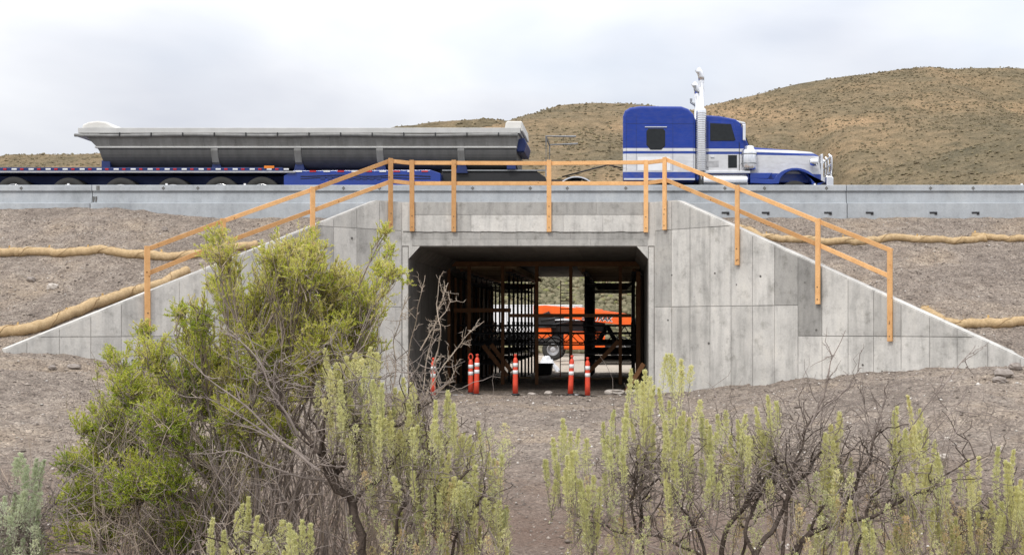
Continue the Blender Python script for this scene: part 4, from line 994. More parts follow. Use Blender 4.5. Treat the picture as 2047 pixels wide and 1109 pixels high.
for y, s_ in ((YN + .02, 1), (YO - .34, 1)):
    mb = MB(); mb.lathe((qx(1498), y + .16, qz(340)), [(.10, 0), (.24, .04), (.255, .08), (.255, .62), (.24, .66), (.17, .70), (.17, .78), (.12, .80)], 'z', 20); ac = mb.build('air_cleaner', M['chrome'], tr, smooth=True)
    for zz in (.2, .5):
        mb = MB(); mb.lathe((qx(1498), y + .16, qz(340)), [(.25, zz), (.263, zz + .005), (.263, zz + .04), (.25, zz + .045)], 'z', 20); mb.build('strap', M['galv'], ac, smooth=True)
    # exhaust stack with its heat guard
    x = qx(1402); mb = MB(); mb.lathe((x, y + .06, 0), [(.075, qz(372)), (.075, qz(346)), (.155, qz(344)), (.165, qz(340)), (.165, qz(222)), (.155, qz(218)), (.095, qz(215)), (.095, qz(160))], 'z', 20)
    st = mb.build('exhaust_stack', M['chrome'], tr, smooth=True)
    mb = MB(); mb.tube([(x, y + .06, qz(161)), (x, y + .06, qz(152)), (x - .04, y + .06, qz(144)), (x - .12, y + .06, qz(137))], [.095, .097, .10, .105], 14); mb.build('stack_tip', M['chrome'], st, smooth=True)
    mb = MB(); mb.tube([(x - .02, y + .06, qz(186)), (x - .20, y + .10, qz(178)), (x - .20, y + .10, qz(170))], .045, 8); mb.build('stack_bracket', M['galv'], st)
    mb = MB()
    for i in range(26): mb.lathe((x, y + .06, qz(338 - i * 4.4)), [(.1665, 0), (.1675, .006), (.1675, .028), (.1665, .034)], 'z', 18)
    mb.build('heat_guard_slot', M['rim_grey'], st, smooth=True)
    # mirror
    mb = MB(); mb.box(qx(1484), qx(1490), y - .14, y + .02, qz(282), qz(250)); mb.build('mirror', M['chrome'], tr, bevel=.02)
    MB().tube([(qx(1480), y + .2, qz(248)), (qx(1487), y - .06, qz(248))], .015, 6).build('mirror_arm', M['chrome'], tr)
    # tank and steps
    mb = MB(); mb.lathe((qx(1404), y + .33, qz(361)), [(.20, 0), (.30, .03), (.31, .08), (.31, 1.42), (.30, 1.47), (.20, 1.5)], 'x', 22); mb.build('fuel_tank', M['chrome'], tr, smooth=True)
    MB().box(qx(1404), qx(1500), y + .02, y + .4, qz(346), qz(341)).build('step', M['chrome'], tr, bevel=.01)
MB().box(qx(1060), qx(1640), YN + .75, YN + .87, qz(375), qz(362)).build('frame_rail', M['black'], tr); MB().box(qx(1060), qx(1640), YO - .87, YO - .75, qz(375), qz(362)).build('frame_rail', M['black'], tr)
for px in (1152, 1068):
    for y in (YN + .02, YO - .62):
        wheel(tr, qx(px), y, ROADZ + .545, .545, .28, M['chrome']); wheel(tr, qx(px), y + .32, ROADZ + .545, .545, .28, M['rim_grey'])
        if px == 1152:
            poly = [(qx(px) + .70 * math.cos(a), ROADZ + .56 + .66 * math.sin(a)) for a in np.linspace(.28, math.pi - .28, 18)] + [(qx(px) + .66 * math.cos(a), ROADZ + .56 + .62 * math.sin(a)) for a in np.linspace(math.pi - .28, .28, 18)]
            MB().prism(poly, y - .02, y + .62).build('half_fender', M['chrome'], tr)
    MB().tube([(qx(px), YN + .1, ROADZ + .545), (qx(px), YO - .1, ROADZ + .545)], .08, 10).build('axle', M['black'], tr)
MB().box(qx(1092), qx(1160), YN + .5, YO - .5, qz(361), qz(355)).build('fifth_wheel', M['black'], tr)
mb = MB(); mb.tube([(qx(1242), YN + .7, qz(330)), (qx(1215), YN + .9, qz(322)), (qx(1180), YN + 1.0, qz(330)), (qx(1120), YN + 1.1, qz(345))], .025, 6); mb.build('air_hose', M['black'], tr, smooth=True)

# trailer
tt = thing('side_dump_trailer', (qx(560), YN + 1.25, ROADZ), 'long grey side dump trailer with blue frame behind the semi truck', 'trailer')
def tub(x0a, x1a, x0b, x1b, pa, pb, nm, m_):
    """loft between two cross-section profiles given as half widths/heights, closed: sides run from top to bottom"""
    pass
yc = YN + 1.25
def tub_shell(levels, name, m_):
    """levels: (z, half width, px left, px right) from the top down; a closed shell"""
    mb = MB(); vs_ = []
    for z, hw_, pl, pr in levels:
        vs_ += [(qx(pl), yc - hw_, z), (qx(pr), yc - hw_, z), (qx(pr), yc + hw_, z), (qx(pl), yc + hw_, z)]
    fs_ = []
    for i in range(len(levels) - 1):
        for k in range(4): fs_.append((i*4 + k, (i+1)*4 + k, (i+1)*4 + (k+1) % 4, i*4 + (k+1) % 4))
    fs_.append(tuple((len(levels)-1)*4 + k for k in (3, 2, 1, 0))); fs_.append((0, 1, 2, 3))
    return mb.add(vs_, fs_).build(name, m_, tt, bevel=.008)
up = tub_shell([(qz(267), 1.22, 164, 1036), (qz(280), 1.17, 178, 1034), (qz(291.5), 1.10, 188, 1032)], 'tub_side', M['tub'])
lo = []
for i in range(11):
    a = i / 10 * math.pi / 2; lo.append((qz(294.8) - (qz(294.8) - qz(334)) * math.sin(a), .25 + .84 * math.cos(a) ** .7 if a < 1.57 else .25, 190 + 12 * (i / 10) ** .5, 1031))
tub_shell(lo, 'tub_belly', M['tub_dk'])
MB().box(qx(186), qx(1032), yc - 1.14, yc + 1.14, qz(294.8), qz(291.4)).build('tub_flange', M['tub_lt'], tt, bevel=.01)
rim = MB()
for s_ in (-1, 1): rim.box(qx(157), qx(1040), yc + s_ * 1.17, yc + s_ * 1.29, qz(266.5), qz(256))
rim.box(qx(157), qx(165), yc - 1.168, yc + 1.168, qz(266.5), qz(256.5)); rim.box(qx(1032), qx(1040), yc - 1.168, yc + 1.168, qz(266.5), qz(256.5))
rim.build('tub_rim', M['tub_lt'], tt, bevel=.008)
mb = MB(); pts = [(qx(150 + 885 * i / 40), yc - 1.27, qz(270.6 + .9 * math.sin(i * .45))) for i in range(41)]; mb.tube(pts, .055, 8); mb.build('tarp_roll', M['tub'], tt, smooth=True)
MB().prism(pq([(150, 272), (160, 268), (200, 268), (196, 274)]), yc - 1.3, yc + 1.3).build('end_lip', M['tub_lt'], tt)
mb = MB(); poly = pq([(157, 257), (160, 247), (172, 242), (190, 240), (208, 242), (222, 250), (234, 257)]); mb.prism(poly, yc - 1.1, yc + 1.1); mb.build('end_hood', M['cap_lt'], tt, bevel=.06, seg=3)
MB().prism(pq([(1008, 257), (1010, 244), (1014, 241), (1043, 241), (1045, 262), (1040, 262), (1040, 257)]), yc - 1.15, yc + 1.15).build('end_hood', M['cap_lt'], tt, bevel=.04, seg=3)
for px in (425, 592, 757, 920):
    pts = [(yc - 1.225, qz(268)), (yc - 1.125, qz(292)), (yc - 1.125, qz(300)), (yc - .98, qz(322)), (yc - .7, qz(336)), (yc - .5, qz(336)), (yc - .80, qz(316)), (yc - .98, qz(296)), (yc - 1.08, qz(268))]
    MB().prism_x(pts, qx(px - 7), qx(px + 7)).build('tub_rib', M['tub'], tt, bevel=.015)
    MB().prism(pq([(px - 12, 343), (px - 7, 322), (px + 7, 322), (px + 12, 343)]), yc - .9, yc + .9).build('saddle', M['navy'], tt)
for i in range(13):
    px = 215 + i * 63
    MB().prism_x([(yc - 1.245, qz(268)), (yc - 1.125, qz(291)), (yc - 1.06, qz(291)), (yc - 1.16, qz(268))], qx(px - 1.2), qx(px + 1.2)).build('stiffener', M['tub'], tt)
    MB().prism_x([(yc - 1.345, qz(273.5)), (yc - 1.345, qz(266)), (yc - 1.31, qz(266)), (yc - 1.28, qz(273.5))], qx(px + 25), qx(px + 27)).build('tarp_strap', M['black'], tt)
for zz in (1, 2): MB().tube([(qx(600 + 10 * i), YN + .04 + .01 * zz, qz(346 + 5 * zz + 1.2 * math.sin(i * .5 + zz))) for i in range(27)], .014, 5).build('air_line', M['black'], tt)
for px, a, b_ in ((1020, 283, 336), (203, 318, 342)):
    MB().box(qx(px - 9), qx(px + 9), yc - .95, yc + .95, qz(b_), qz(a)).build('pivot_stand', M['navy'], tt, bevel=.02)
MB().prism(pq([(1030, 300), (1030, 276), (1046, 272), (1050, 282), (1046, 300)]), yc - .9, yc + .9).build('hoist', M['navy'], tt, bevel=.03)
MB().box(qx(-140), qx(565), YN + .02, YO - .02, qz(343.5), qz(334.6)).build('deck_edge', M['navy'], tt, bevel=.01)
MB().box(qx(-140), qx(590), YN - .01, YN + .10, qz(345.3), qz(342)).build('deck_rail', M['rim_grey'], tt)
n_ = 42
for i in range(n_):
    p0 = -130 + i * 17.0
    MB().box(qx(p0), qx(p0 + (10.0 if i % 2 else 6.5)), YN + .004, YN + .03, qz(339.6), qz(336.6)).build('reflective_tape', M['white_tape'] if i % 2 else M['red_tape'], tt)
MB().box(qx(528), qx(548), YN - .006, YN + .03, qz(336.5), qz(331.5)).build('amber_marker', M['amber'], tt)
MB().prism(pq([(-140, 372), (-140, 346), (600, 346), (600, 372)]), yc - .45, yc + .45).build('main_beam', M['navy'], tt)
MB().prism(pq([(566, 372), (566, 350), (585, 340.5), (860, 339), (880, 346), (880, 372)]), YN + .06, YO - .06).build('centre_frame', M['blue'], tt, bevel=.02)
for i in range(9):
    MB().box(qx(640 + i * 14), qx(649 + i * 14), YN + .045, YN + .08, qz(359), qz(352)).build('vent_slot', M['navy'], tt)
for i in range(10): MB().box(qx(590 + i * 28), qx(603 + i * 28), YN + .04, YN + .08, qz(343.5), qz(340.5)).build('reflective_tape', M['red_tape'] if i % 2 else M['white_tape'], tt)
MB().prism(pq([(878, 362), (878, 340), (1070, 338), (1088, 350), (1090, 362)]), YN + .45, YO - .45).build('gooseneck', M['black'], tt, bevel=.03)
MB().box(qx(880), qx(1090), YN + .40, YN + .46, qz(338.6), qz(336)).build('gooseneck_rail', M['galv'], tt)
mb = MB(); mb.tube([(qx(1090), YN + .35, qz(350)), (qx(1090), YN + .35, qz(269)), (qx(1150), YN + .5, qz(268))], .03, 6); mb.tube([(qx(1090), YO - .35, qz(350)), (qx(1090), YO - .35, qz(269)), (qx(1150), YO - .5, qz(268))], .03, 6); mb.tube([(qx(1090), YN + .35, qz(270)), (qx(1090), YO - .35, qz(270))], .03, 6)
mb.build('hose_rack', M['galv'], tt)
for px in (25, 135, 240, 345, 440, 522, -85):
    up_ = 1 if px in (25, 440, 522) else 0
    for y in (YN + .02, YO - .62):
        wheel(tt, qx(px), y, ROADZ + .59 + .03 * up_, .59, .28, M['chrome'] if up_ else M['rim_grey'], rimr=.62); wheel(tt, qx(px), y + .32, ROADZ + .59, .59, .28, M['rim_grey'])
    MB().tube([(qx(px), YN + .1, ROADZ + .545), (qx(px), YO - .1, ROADZ + .545)], .08, 10).build('axle', M['black'], tt)
# ------------------------------------------------------------------ loose stones
def stones(name, x, y, z, r_, m_, label):
    n = len(x)
    uv = np.array([(1,0,0),(0,1,0),(-1,0,0),(0,-1,0),(0,0,.8),(0,0,-.6)], float); uf = np.array([(0,1,4),(1,2,4),(2,3,4),(3,0,4),(1,0,5),(2,1,5),(3,2,5),(0,3,5)])
    a = rng.uniform(0, 6.28, n); v = uv[None] * rng.uniform(.6, 1.3, (n, 6, 1)) * np.stack([np.ones(n), rng.uniform(.6, 1, n), rng.uniform(.45, .9, n)], -1)[:, None]
    X_ = v[..., 0] * np.cos(a)[:, None] - v[..., 1] * np.sin(a)[:, None]; Y_ = v[..., 0] * np.sin(a)[:, None] + v[..., 1] * np.cos(a)[:, None]
    V = np.stack([x[:, None] + X_ * r_[:, None], y[:, None] + Y_ * r_[:, None], z[:, None] + (v[..., 2] + .12) * r_[:, None]], -1).reshape(-1, 3)
    o = np_obj(name, V, (uf[None] + (np.arange(n) * 6)[:, None, None]).reshape(-1, 3), m_, rnd=np.repeat(rng.uniform(0, 1, n), 6))
    return tag(o, label, kind='stuff')
M['stone'] = leaf_mat('loose_stone', [(0.0, (0.14, 0.118, 0.102)), (0.5, (0.26, 0.22, 0.19)), (0.85, (0.36, 0.31, 0.27)), (0.96, (0.55, 0.52, 0.48)), (1.0, (0.62, 0.58, 0.54))], 0.0)
n = 24000; y = 7 + 24.3 * rng.uniform(0, 1, n) ** .75; x = (rng.uniform(-80, 2130, n) - CX) * y / F
r_ = (.010 + .03 * rng.uniform(0, 1, n) ** 5) * (0.55 + y / 32)
nb = 420; yb_ = 8 + 22 * rng.uniform(0, 1, nb) ** .8; xb_ = (rng.uniform(-40, 2090, nb) - CX) * yb_ / F; stones('clods', xb_, yb_, g_h(xb_, yb_) - .01, .025 + .06 * rng.uniform(0, 1, nb) ** 3, M['stone'], 'scattered clods and fist sized stones on the ground')
stones('gravel_stones', x, y, g_h(x, y), r_, M['stone'], 'small loose stones strewn over the ground')
n = 16000; y = rng.uniform(23.5, 35.0, n); x = np.where(rng.uniform(0, 1, n) < .55, (rng.uniform(-60, 800, n) - CX) * y / F, (rng.uniform(1330, 2110, n) - CX) * y / F)
s_ = np.clip((YF - y) / WDY, 0, None); ok = (x < WL0 - WDX * s_ - .3) | (x > WR0 + WDX * s_ + .3); x, y = x[ok], y[ok]
stones('slope_stones', x, y, e_h(x, y), .016 + .032 * rng.uniform(0, 1, len(x)) ** 5, M['stone'], 'small loose stones on the fill slopes')
def rock(px, py, wpx, hpx, label, seed, slope=False, m_='rock'):
    D = np.arange(8, 35, .01); z = CAMZ - (py - CY) * D / F; x = (px - CX) * D / F
    h = e_h(x, D) if slope else g_h(x, D); i = int(np.argmax(h > z)); d = D[i]
    rr = np.random.default_rng(seed); nu, nv = 12, 8; vs_ = []; w_ = wpx * d / F / 2; hh = hpx * d / F
    for a in range(nv):
        th = math.pi * a / (nv - 1)
        for b_ in range(nu):
            p = 2 * math.pi * b_ / nu; k = 1 + rr.uniform(-.16, .16)
            vs_.append((x[i] + w_ * k * math.sin(th) ** .7 * math.cos(p), d + w_ * .8 * k * math.sin(th) ** .7 * math.sin(p), h[i] + hh * (.35 + .62 * k * math.cos(th))))
    mb = MB(); fs_ = [(a*nu + b_, (a+1)*nu + b_, (a+1)*nu + (b_+1) % nu, a*nu + (b_+1) % nu) for a in range(nv-1) for b_ in range(nu)]
    mb.add(vs_, fs_); o = mb.build('rock', M[m_], None, base=(x[i], d, h[i])); tag(o, label, 'rock', 'loose rocks on the ground')
M['rock_lt'] = simple('pale_rock', (0.52, 0.47, 0.42), (0.38, 0.34, 0.3), scale=9, rough=0.9, bmp=.5)
for i, a in enumerate([(2005, 750, 40, 14, 'flat brown rock at the right edge below the wing wall end'), (1998, 764, 28, 12, 'small brown rock just below the flat rock at the right edge'), (2030, 738, 26, 13, 'brown rock nearest the end of the right wing wall'),
        (148, 736, 30, 9, 'low grey rock on the ground below the left wing wall tip'), (104, 737, 14, 8, 'small grey rock left of the low rock by the left wing tip'), (1887, 916, 18, 10, 'pale rock half buried behind the right sagebrush'),
        (1893, 880, 13, 8, 'small grey stone above the pale rock on the right'), (1228, 786, 42, 8, 'flat pale rock at the right of the culvert threshold'), (1266, 787, 34, 9, 'pale rock on the threshold beside the right culvert wall'), (1096, 788, 16, 7, 'small pale rock on the threshold left of the leaning post'), (1063, 789, 18, 5, 'low pale stone on the threshold right of the lone post')]):
    rock(*a[:4], a[4], 40 + i, m_='rock_lt' if 'pale' in a[4] else 'rock')
rock(105, 577, 24, 11, 'pale angular stone on the left slope between the wattles', 77, slope=True, m_='rock_lt'); rock(62, 562, 18, 9, 'dark clod on the left slope under the upper wattle', 78, slope=True)
rock(330, 462, 12, 9, 'dark clod on the left slope above the upper wattle', 79, slope=True)

# ------------------------------------------------------------------ shrubs in the foreground
class Wood:
    """many tapered tubes gathered into one mesh, fast"""
    def __init__(self): self.V = []; self.Fq = []; self.n = 0
    def add(self, pts, r0, r1, n=4):
        p = np.asarray(pts, float); k = len(p)
        t = np.empty_like(p); t[1:-1] = p[2:] - p[:-2]; t[0] = p[1] - p[0]; t[-1] = p[-1] - p[-2]
        t /= np.linalg.norm(t, axis=1)[:, None] + 1e-9
        ref = np.array([0.31, 0.87, 0.38]); s_ = np.cross(t, ref); s_ /= np.linalg.norm(s_, axis=1)[:, None] + 1e-9; u = np.cross(s_, t)
        r_ = np.linspace(r0, r1, k); a = np.arange(n) * 2 * np.pi / n
        V = p[:, None] + (s_[:, None] * np.cos(a)[None, :, None] + u[:, None] * np.sin(a)[None, :, None]) * r_[:, None, None]
        i = np.arange(k - 1)[:, None] * n; j = np.arange(n)[None]; j2 = (j + 1) % n
        self.V.append(V.reshape(-1, 3)); self.Fq.append(np.stack([i + j, i + j2, i + n + j2, i + n + j], -1).reshape(-1, 4) + self.n); self.n += k * n
    def build(self, name, m_, parent):
        return np_obj(name, np.concatenate(self.V), np.concatenate(self.Fq), m_, parent, BASE[parent.name], smooth=True)
def unit(v): return v / (np.linalg.norm(v) + 1e-9)
def pw(px, py, D): return np.array(P(px, py, D))
def crooked(a, b_, n, wob, sag=0.0):
    """a gnarly path from a to b_"""
    a = np.asarray(a, float); b_ = np.asarray(b_, float); t = np.linspace(0, 1, n)[:, None]; L = np.linalg.norm(b_ - a)
    w_ = np.cumsum(rng.normal(size=(n, 3)), 0); w_ -= w_[0] + (w_[-1] - w_[0]) * t
    p = a + (b_ - a) * t + w_ * wob * L / math.sqrt(n); p[:, 2] += sag * L * (np.sin(np.pi * t[:, 0])); return p
def poly_path(pts, per=7, wob=.02):
    pts = [np.asarray(p, float) for p in pts]; out = [pts[0][None]]
    for a, b_ in zip(pts[:-1], pts[1:]): out.append(crooked(a, b_, per, wob)[1:])
    p = np.concatenate(out)
    q = p.copy(); q[1:-1] = (p[:-2] + 2 * p[1:-1] + p[2:]) / 4; return q
M['bark'] = simple('dark_bark', (0.15, 0.118, 0.10), (0.065, 0.05, 0.042), scale=14, rough=0.95, bmp=.8, bscale=60, spec=.1)
M['twig'] = simple('grey_twig', (0.33, 0.28, 0.25), (0.19, 0.155, 0.135), scale=9, rough=0.95, spec=.1)
M['twig_pale'] = simple('pale_twig', (0.50, 0.42, 0.34), (0.34, 0.27, 0.215), scale=9, rough=0.95, spec=.1)
M['grease'] = leaf_mat('greasewood_leaf', [(0.0, (0.15, 0.24, 0.02)), (0.3, (0.33, 0.44, 0.04)), (0.6, (0.58, 0.62, 0.085)), (0.85, (0.70, 0.68, 0.17)), (1.0, (0.72, 0.64, 0.28))], 0.5)
M['sage'] = leaf_mat('sage_leaf', [(0.0, (0.38, 0.40, 0.24)), (0.35, (0.58, 0.59, 0.305)), (0.62, (0.765, 0.745, 0.395)), (0.85, (0.80, 0.76, 0.43)), (1.0, (0.68, 0.52, 0.30))], 0.45)
M['sage_blue'] = leaf_mat('blue_sage_leaf', [(0.0, (0.40, 0.44, 0.31)), (0.5, (0.58, 0.63, 0.44)), (1.0, (0.74, 0.77, 0.52))], 0.45)

def needle_twig(W, L, a, d, length, dens, tone, leaf=.0155, lw=.0054, r0=.0024):
    """a leafy twig: thin stem with needle leaves bunched along it"""
    b_ = a + d * length; p = crooked(a, b_, 3, .10); W.add(p, r0, .0011, 3)
    n = max(4, int(dens * length)); t = rng.uniform(.12, 1.0, n); q = t * 2; i = np.minimum(q.astype(int), 1); f = (q - i)[:, None]
    pos = p[i] * (1 - f) + p[i + 1] * f
    dirs = rng.normal(size=(n, 3)) * .8 + d * .75 + np.array([0, 0, .45])
    L.add(pos, dirs, leaf * rng.uniform(.6, 1.25, n), lw * rng.uniform(.8, 1.2, n), tone + rng.normal(0, .14, n))
# --- greasewood
gb = thing('greasewood_bush', (-2.35, 7.3, .15), 'tall bright green greasewood bush in the left foreground', 'bush')
W = Wood(); WT = Wood(); L = Leaves()
blobs = [(436,480,20),(448,512,38),(440,560,42),(560,520,55),(596,505,45),(622,470,16),(626,520,36),(600,585,62),(540,580,52),(700,575,45),(730,600,48),(660,600,55),(772,466,7),(778,500,10),(784,548,20),(760,540,14),(716,660,52),(650,665,66),(570,660,66),(500,640,55),(470,590,45),(400,630,40),(390,680,50),(440,700,60),(300,705,42),(238,712,30),(255,770,45),(320,770,52),(225,830,45),(170,850,26),(200,900,48),(150,930,30),(270,900,60),(330,840,60),(400,790,60),(470,760,56),(545,745,52),(620,730,40),(160,985,30),(230,1000,55),(330,960,60),(420,900,56),(300,1060,55),(120,1075,28),(60,1095,24),(480,860,40),(560,850,30),(690,730,34),(735,690,36),(420,1000,40),(520,930,30),(200,1060,50),(380,1060,50),(270,960,60),(350,1010,55),(440,950,45),(180,940,45),(130,1010,35),(300,850,60),(250,870,55),(500,1000,35),(470,820,50),(380,740,55),(560,800,40),(360,620,18),(290,660,14),(600,610,60),(520,690,60),(660,560,50),(610,545,50)]
base0 = np.array([-2.35, 7.3, .12])
for (px, py, rp) in blobs:
    D = 7.3 + rng.uniform(-.55, .55); c = pw(px, py, D); r_ = rp * D / F
    bt_ = rng.normal(0, .07); b0 = base0 + np.array([rng.uniform(-.55, .45) + (px - 480) * .0006, rng.uniform(-.35, .35), 0])
    mid = (b0 * .45 + c * .55) + np.array([rng.normal(0, .10), rng.normal(0, .10), .10])
    st = poly_path([b0, mid, c], 9, .06); W.add(st, rng.uniform(.005, .011), .0028, 5)
    # side branches in the crown
    nt_ = int(8 + rp * rp * .019)
    for k in range(nt_):
        v = rng.normal(size=3); v = unit(v) * r_ * rng.uniform(.2, 1.3) ** .6; v[1] *= 1.25
        e_ = c + v; s0 = st[rng.integers(int(len(st) * .62), len(st))] if rng.uniform() < .5 else c - np.array([0, 0, r_ * .7]) + rng.normal(size=3) * r_ * .25
        br = crooked(s0, e_, 6, .10, .04); (WT if rng.uniform() < .45 else W).add(br, .0042, .0016, 3)
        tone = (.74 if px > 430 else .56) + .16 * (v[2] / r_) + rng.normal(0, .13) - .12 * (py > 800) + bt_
        dirn = unit(e_ - s0 + np.array([0, 0, .03]))
        for q in range(7 if rng.uniform() < .88 else 2):
            t_ = rng.uniform(.35, 1.0); i = min(int(t_ * 5), 4); a = br[i] + (br[i+1] - br[i]) * (t_ * 5 - i)
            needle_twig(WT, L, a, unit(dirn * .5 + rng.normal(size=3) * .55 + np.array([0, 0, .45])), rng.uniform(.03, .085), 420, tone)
# upright leafy shoots breaking the outline
for (px, py, ln) in [(772,452,62),(776,470,80),(780,500,70),(622,448,60),(632,440,70),(612,470,60),(575,480,60),(590,470,55),(430,470,60),(440,462,70),(452,478,60),(560,490,60),(548,505,50),(800,545,28),(770,545,40),(815,550,20),(700,545,40),(735,570,40),(370,600,50),(290,680,60),(276,660,50),(225,690,40),(195,720,40),(205,790,40),(180,800,40)]:
    D = 7.3 + rng.uniform(-.4, .4); a = pw(px + rng.uniform(-6, 6), py + ln, D); b_ = pw(px, py, D); p = crooked(a, b_, 8, .06); WT.add(p, .003, .001, 3)
    for q in range(14):
        i = rng.integers(0, 7); needle_twig(WT, L, p[i], unit(rng.normal(size=3) * .7 + np.array([0, 0, .7])), rng.uniform(.02, .05) * (1.1 - i / 12), 420, .58 + rng.normal(0, .1), leaf=.016)
# dense inner stems near the ground and dead twigs
for k in range(420):
    b0 = base0 + np.array([rng.uniform(-.95, 1.0), rng.uniform(-.4, .4), rng.uniform(-.05, .05)]); t_ = b0 + np.array([rng.normal(0, .28), rng.normal(0, .2), rng.uniform(.5, 1.35)])
    p = crooked(b0, t_, 8, .12); (W if k % 3 else WT).add(p, rng.uniform(.003, .0065), .0016, 4)
    for q in range(3):
        s0 = p[rng.integers(2, 8)]; WT.add(crooked(s0, s0 + rng.normal(size=3) * .11 + np.array([0, 0, .08]), 5, .15), .0026, .001, 3)
def thorny(path_px, D, r0, r1, nside=7, thorn=.03, mat_=None, spread=.22):
    pts = [pw(a, b_, D + dd) for (a, b_), dd in zip(path_px, np.cumsum(rng.normal(0, .06, len(path_px))))]
    p = poly_path(pts, 7, .05); WT_ = mat_ or WT; WT_.add(p, r0, r1, 5)
    for q in range(nside):
        i = rng.integers(int(len(p) * .2), len(p) - 1); d = unit(unit(p[i+1] - p[i]) * .8 + rng.normal(size=3) * .6); e_ = p[i] + d * rng.uniform(.4, 1) * spread
        b2 = crooked(p[i], e_, 6, .12); WT_.add(b2, max(r1, r0 * .45), .0012, 4)
        for z in range(5):
            j = rng.integers(1, 6); WT_.add(np.array([b2[j], b2[j] + unit(rng.normal(size=3) + d * .6) * thorn * rng.uniform(.5, 1.2)]), .0016, .0006, 3)
    for z in range(18):
        j = rng.integers(2, len(p)); WT_.add(np.array([p[j], p[j] + unit(rng.normal(size=3)) * thorn * rng.uniform(.6, 1.4)]), .0018, .0006, 3)
WB = Wood()
for path in ([(770, 960), (810, 880), (850, 800), (880, 740), (910, 700), (945, 660), (968, 642)], [(790, 900), (820, 800), (815, 720), (830, 650), (842, 590), (850, 550)], [(800, 880), (846, 780), (858, 700), (872, 640), (884, 600), (896, 565)],
             [(760, 860), (790, 760), (785, 690), (800, 640), (812, 600)], [(830, 830), (862, 770), (876, 700), (880, 650), (872, 610), (880, 550)], [(780, 900), (795, 820), (776, 740), (770, 690)], [(850, 810), (880, 780), (900, 760), (912, 735)], [(840, 700), (862, 660), (890, 625), (902, 600)]):
    thorny(path, 6.95 + rng.uniform(-.2, .25), .0048, .0016, 11, .03, WB, .13)
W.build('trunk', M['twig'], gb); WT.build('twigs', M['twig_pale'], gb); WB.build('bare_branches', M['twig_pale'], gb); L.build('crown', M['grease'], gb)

# --- sagebrush: woody gnarled base, bare branches, upright pale flower-spike shoots
def spike(W_, L_, top, length, lean, tone, rad=.024, dens=2100):
    top = np.asarray(top, float); bt = top - np.array([lean[0], lean[1], 1.0]) * length
    p = crooked(bt, top, 6, .03); W_.add(p, .0018, .0007, 3)
    n = int(dens * length); t = np.sqrt(rng.uniform(0.01, 1, n)) * .98 + .02 * rng.uniform(0, 1, n); t = np.where(rng.uniform(0, 1, n) < .15, rng.uniform(0, 1, n), .25 + .75 * t); q = t * 5; i = np.minimum(q.astype(int), 4); f = (q - i)[:, None]
    ax = p[i] * (1 - f) + p[i+1] * f
    rr = rad * (0.25 + .95 * np.clip((1 - t) * 2.2, 0, 1) ** .7) * (.2 + .8 * np.clip(t * 1.7, 0, 1)) * rng.uniform(0.05, 1, n) ** .45 * (1 + .4 * np.sin(t * length * 180 + rng.uniform(0, 6)))
    a = rng.uniform(0, 6.283, n); out = np.stack([np.cos(a), np.sin(a), np.zeros(n)], -1)
    pos = ax + out * rr[:, None]; d = out * .75 + np.array([0, 0, .9]) + rng.normal(size=(n, 3)) * .3
    L_.add(pos, d, rng.uniform(.008, .015, n), rng.uniform(.0042, .0065, n), tone + .10 * (t - .5) + rng.normal(0, .11, n))
    return bt
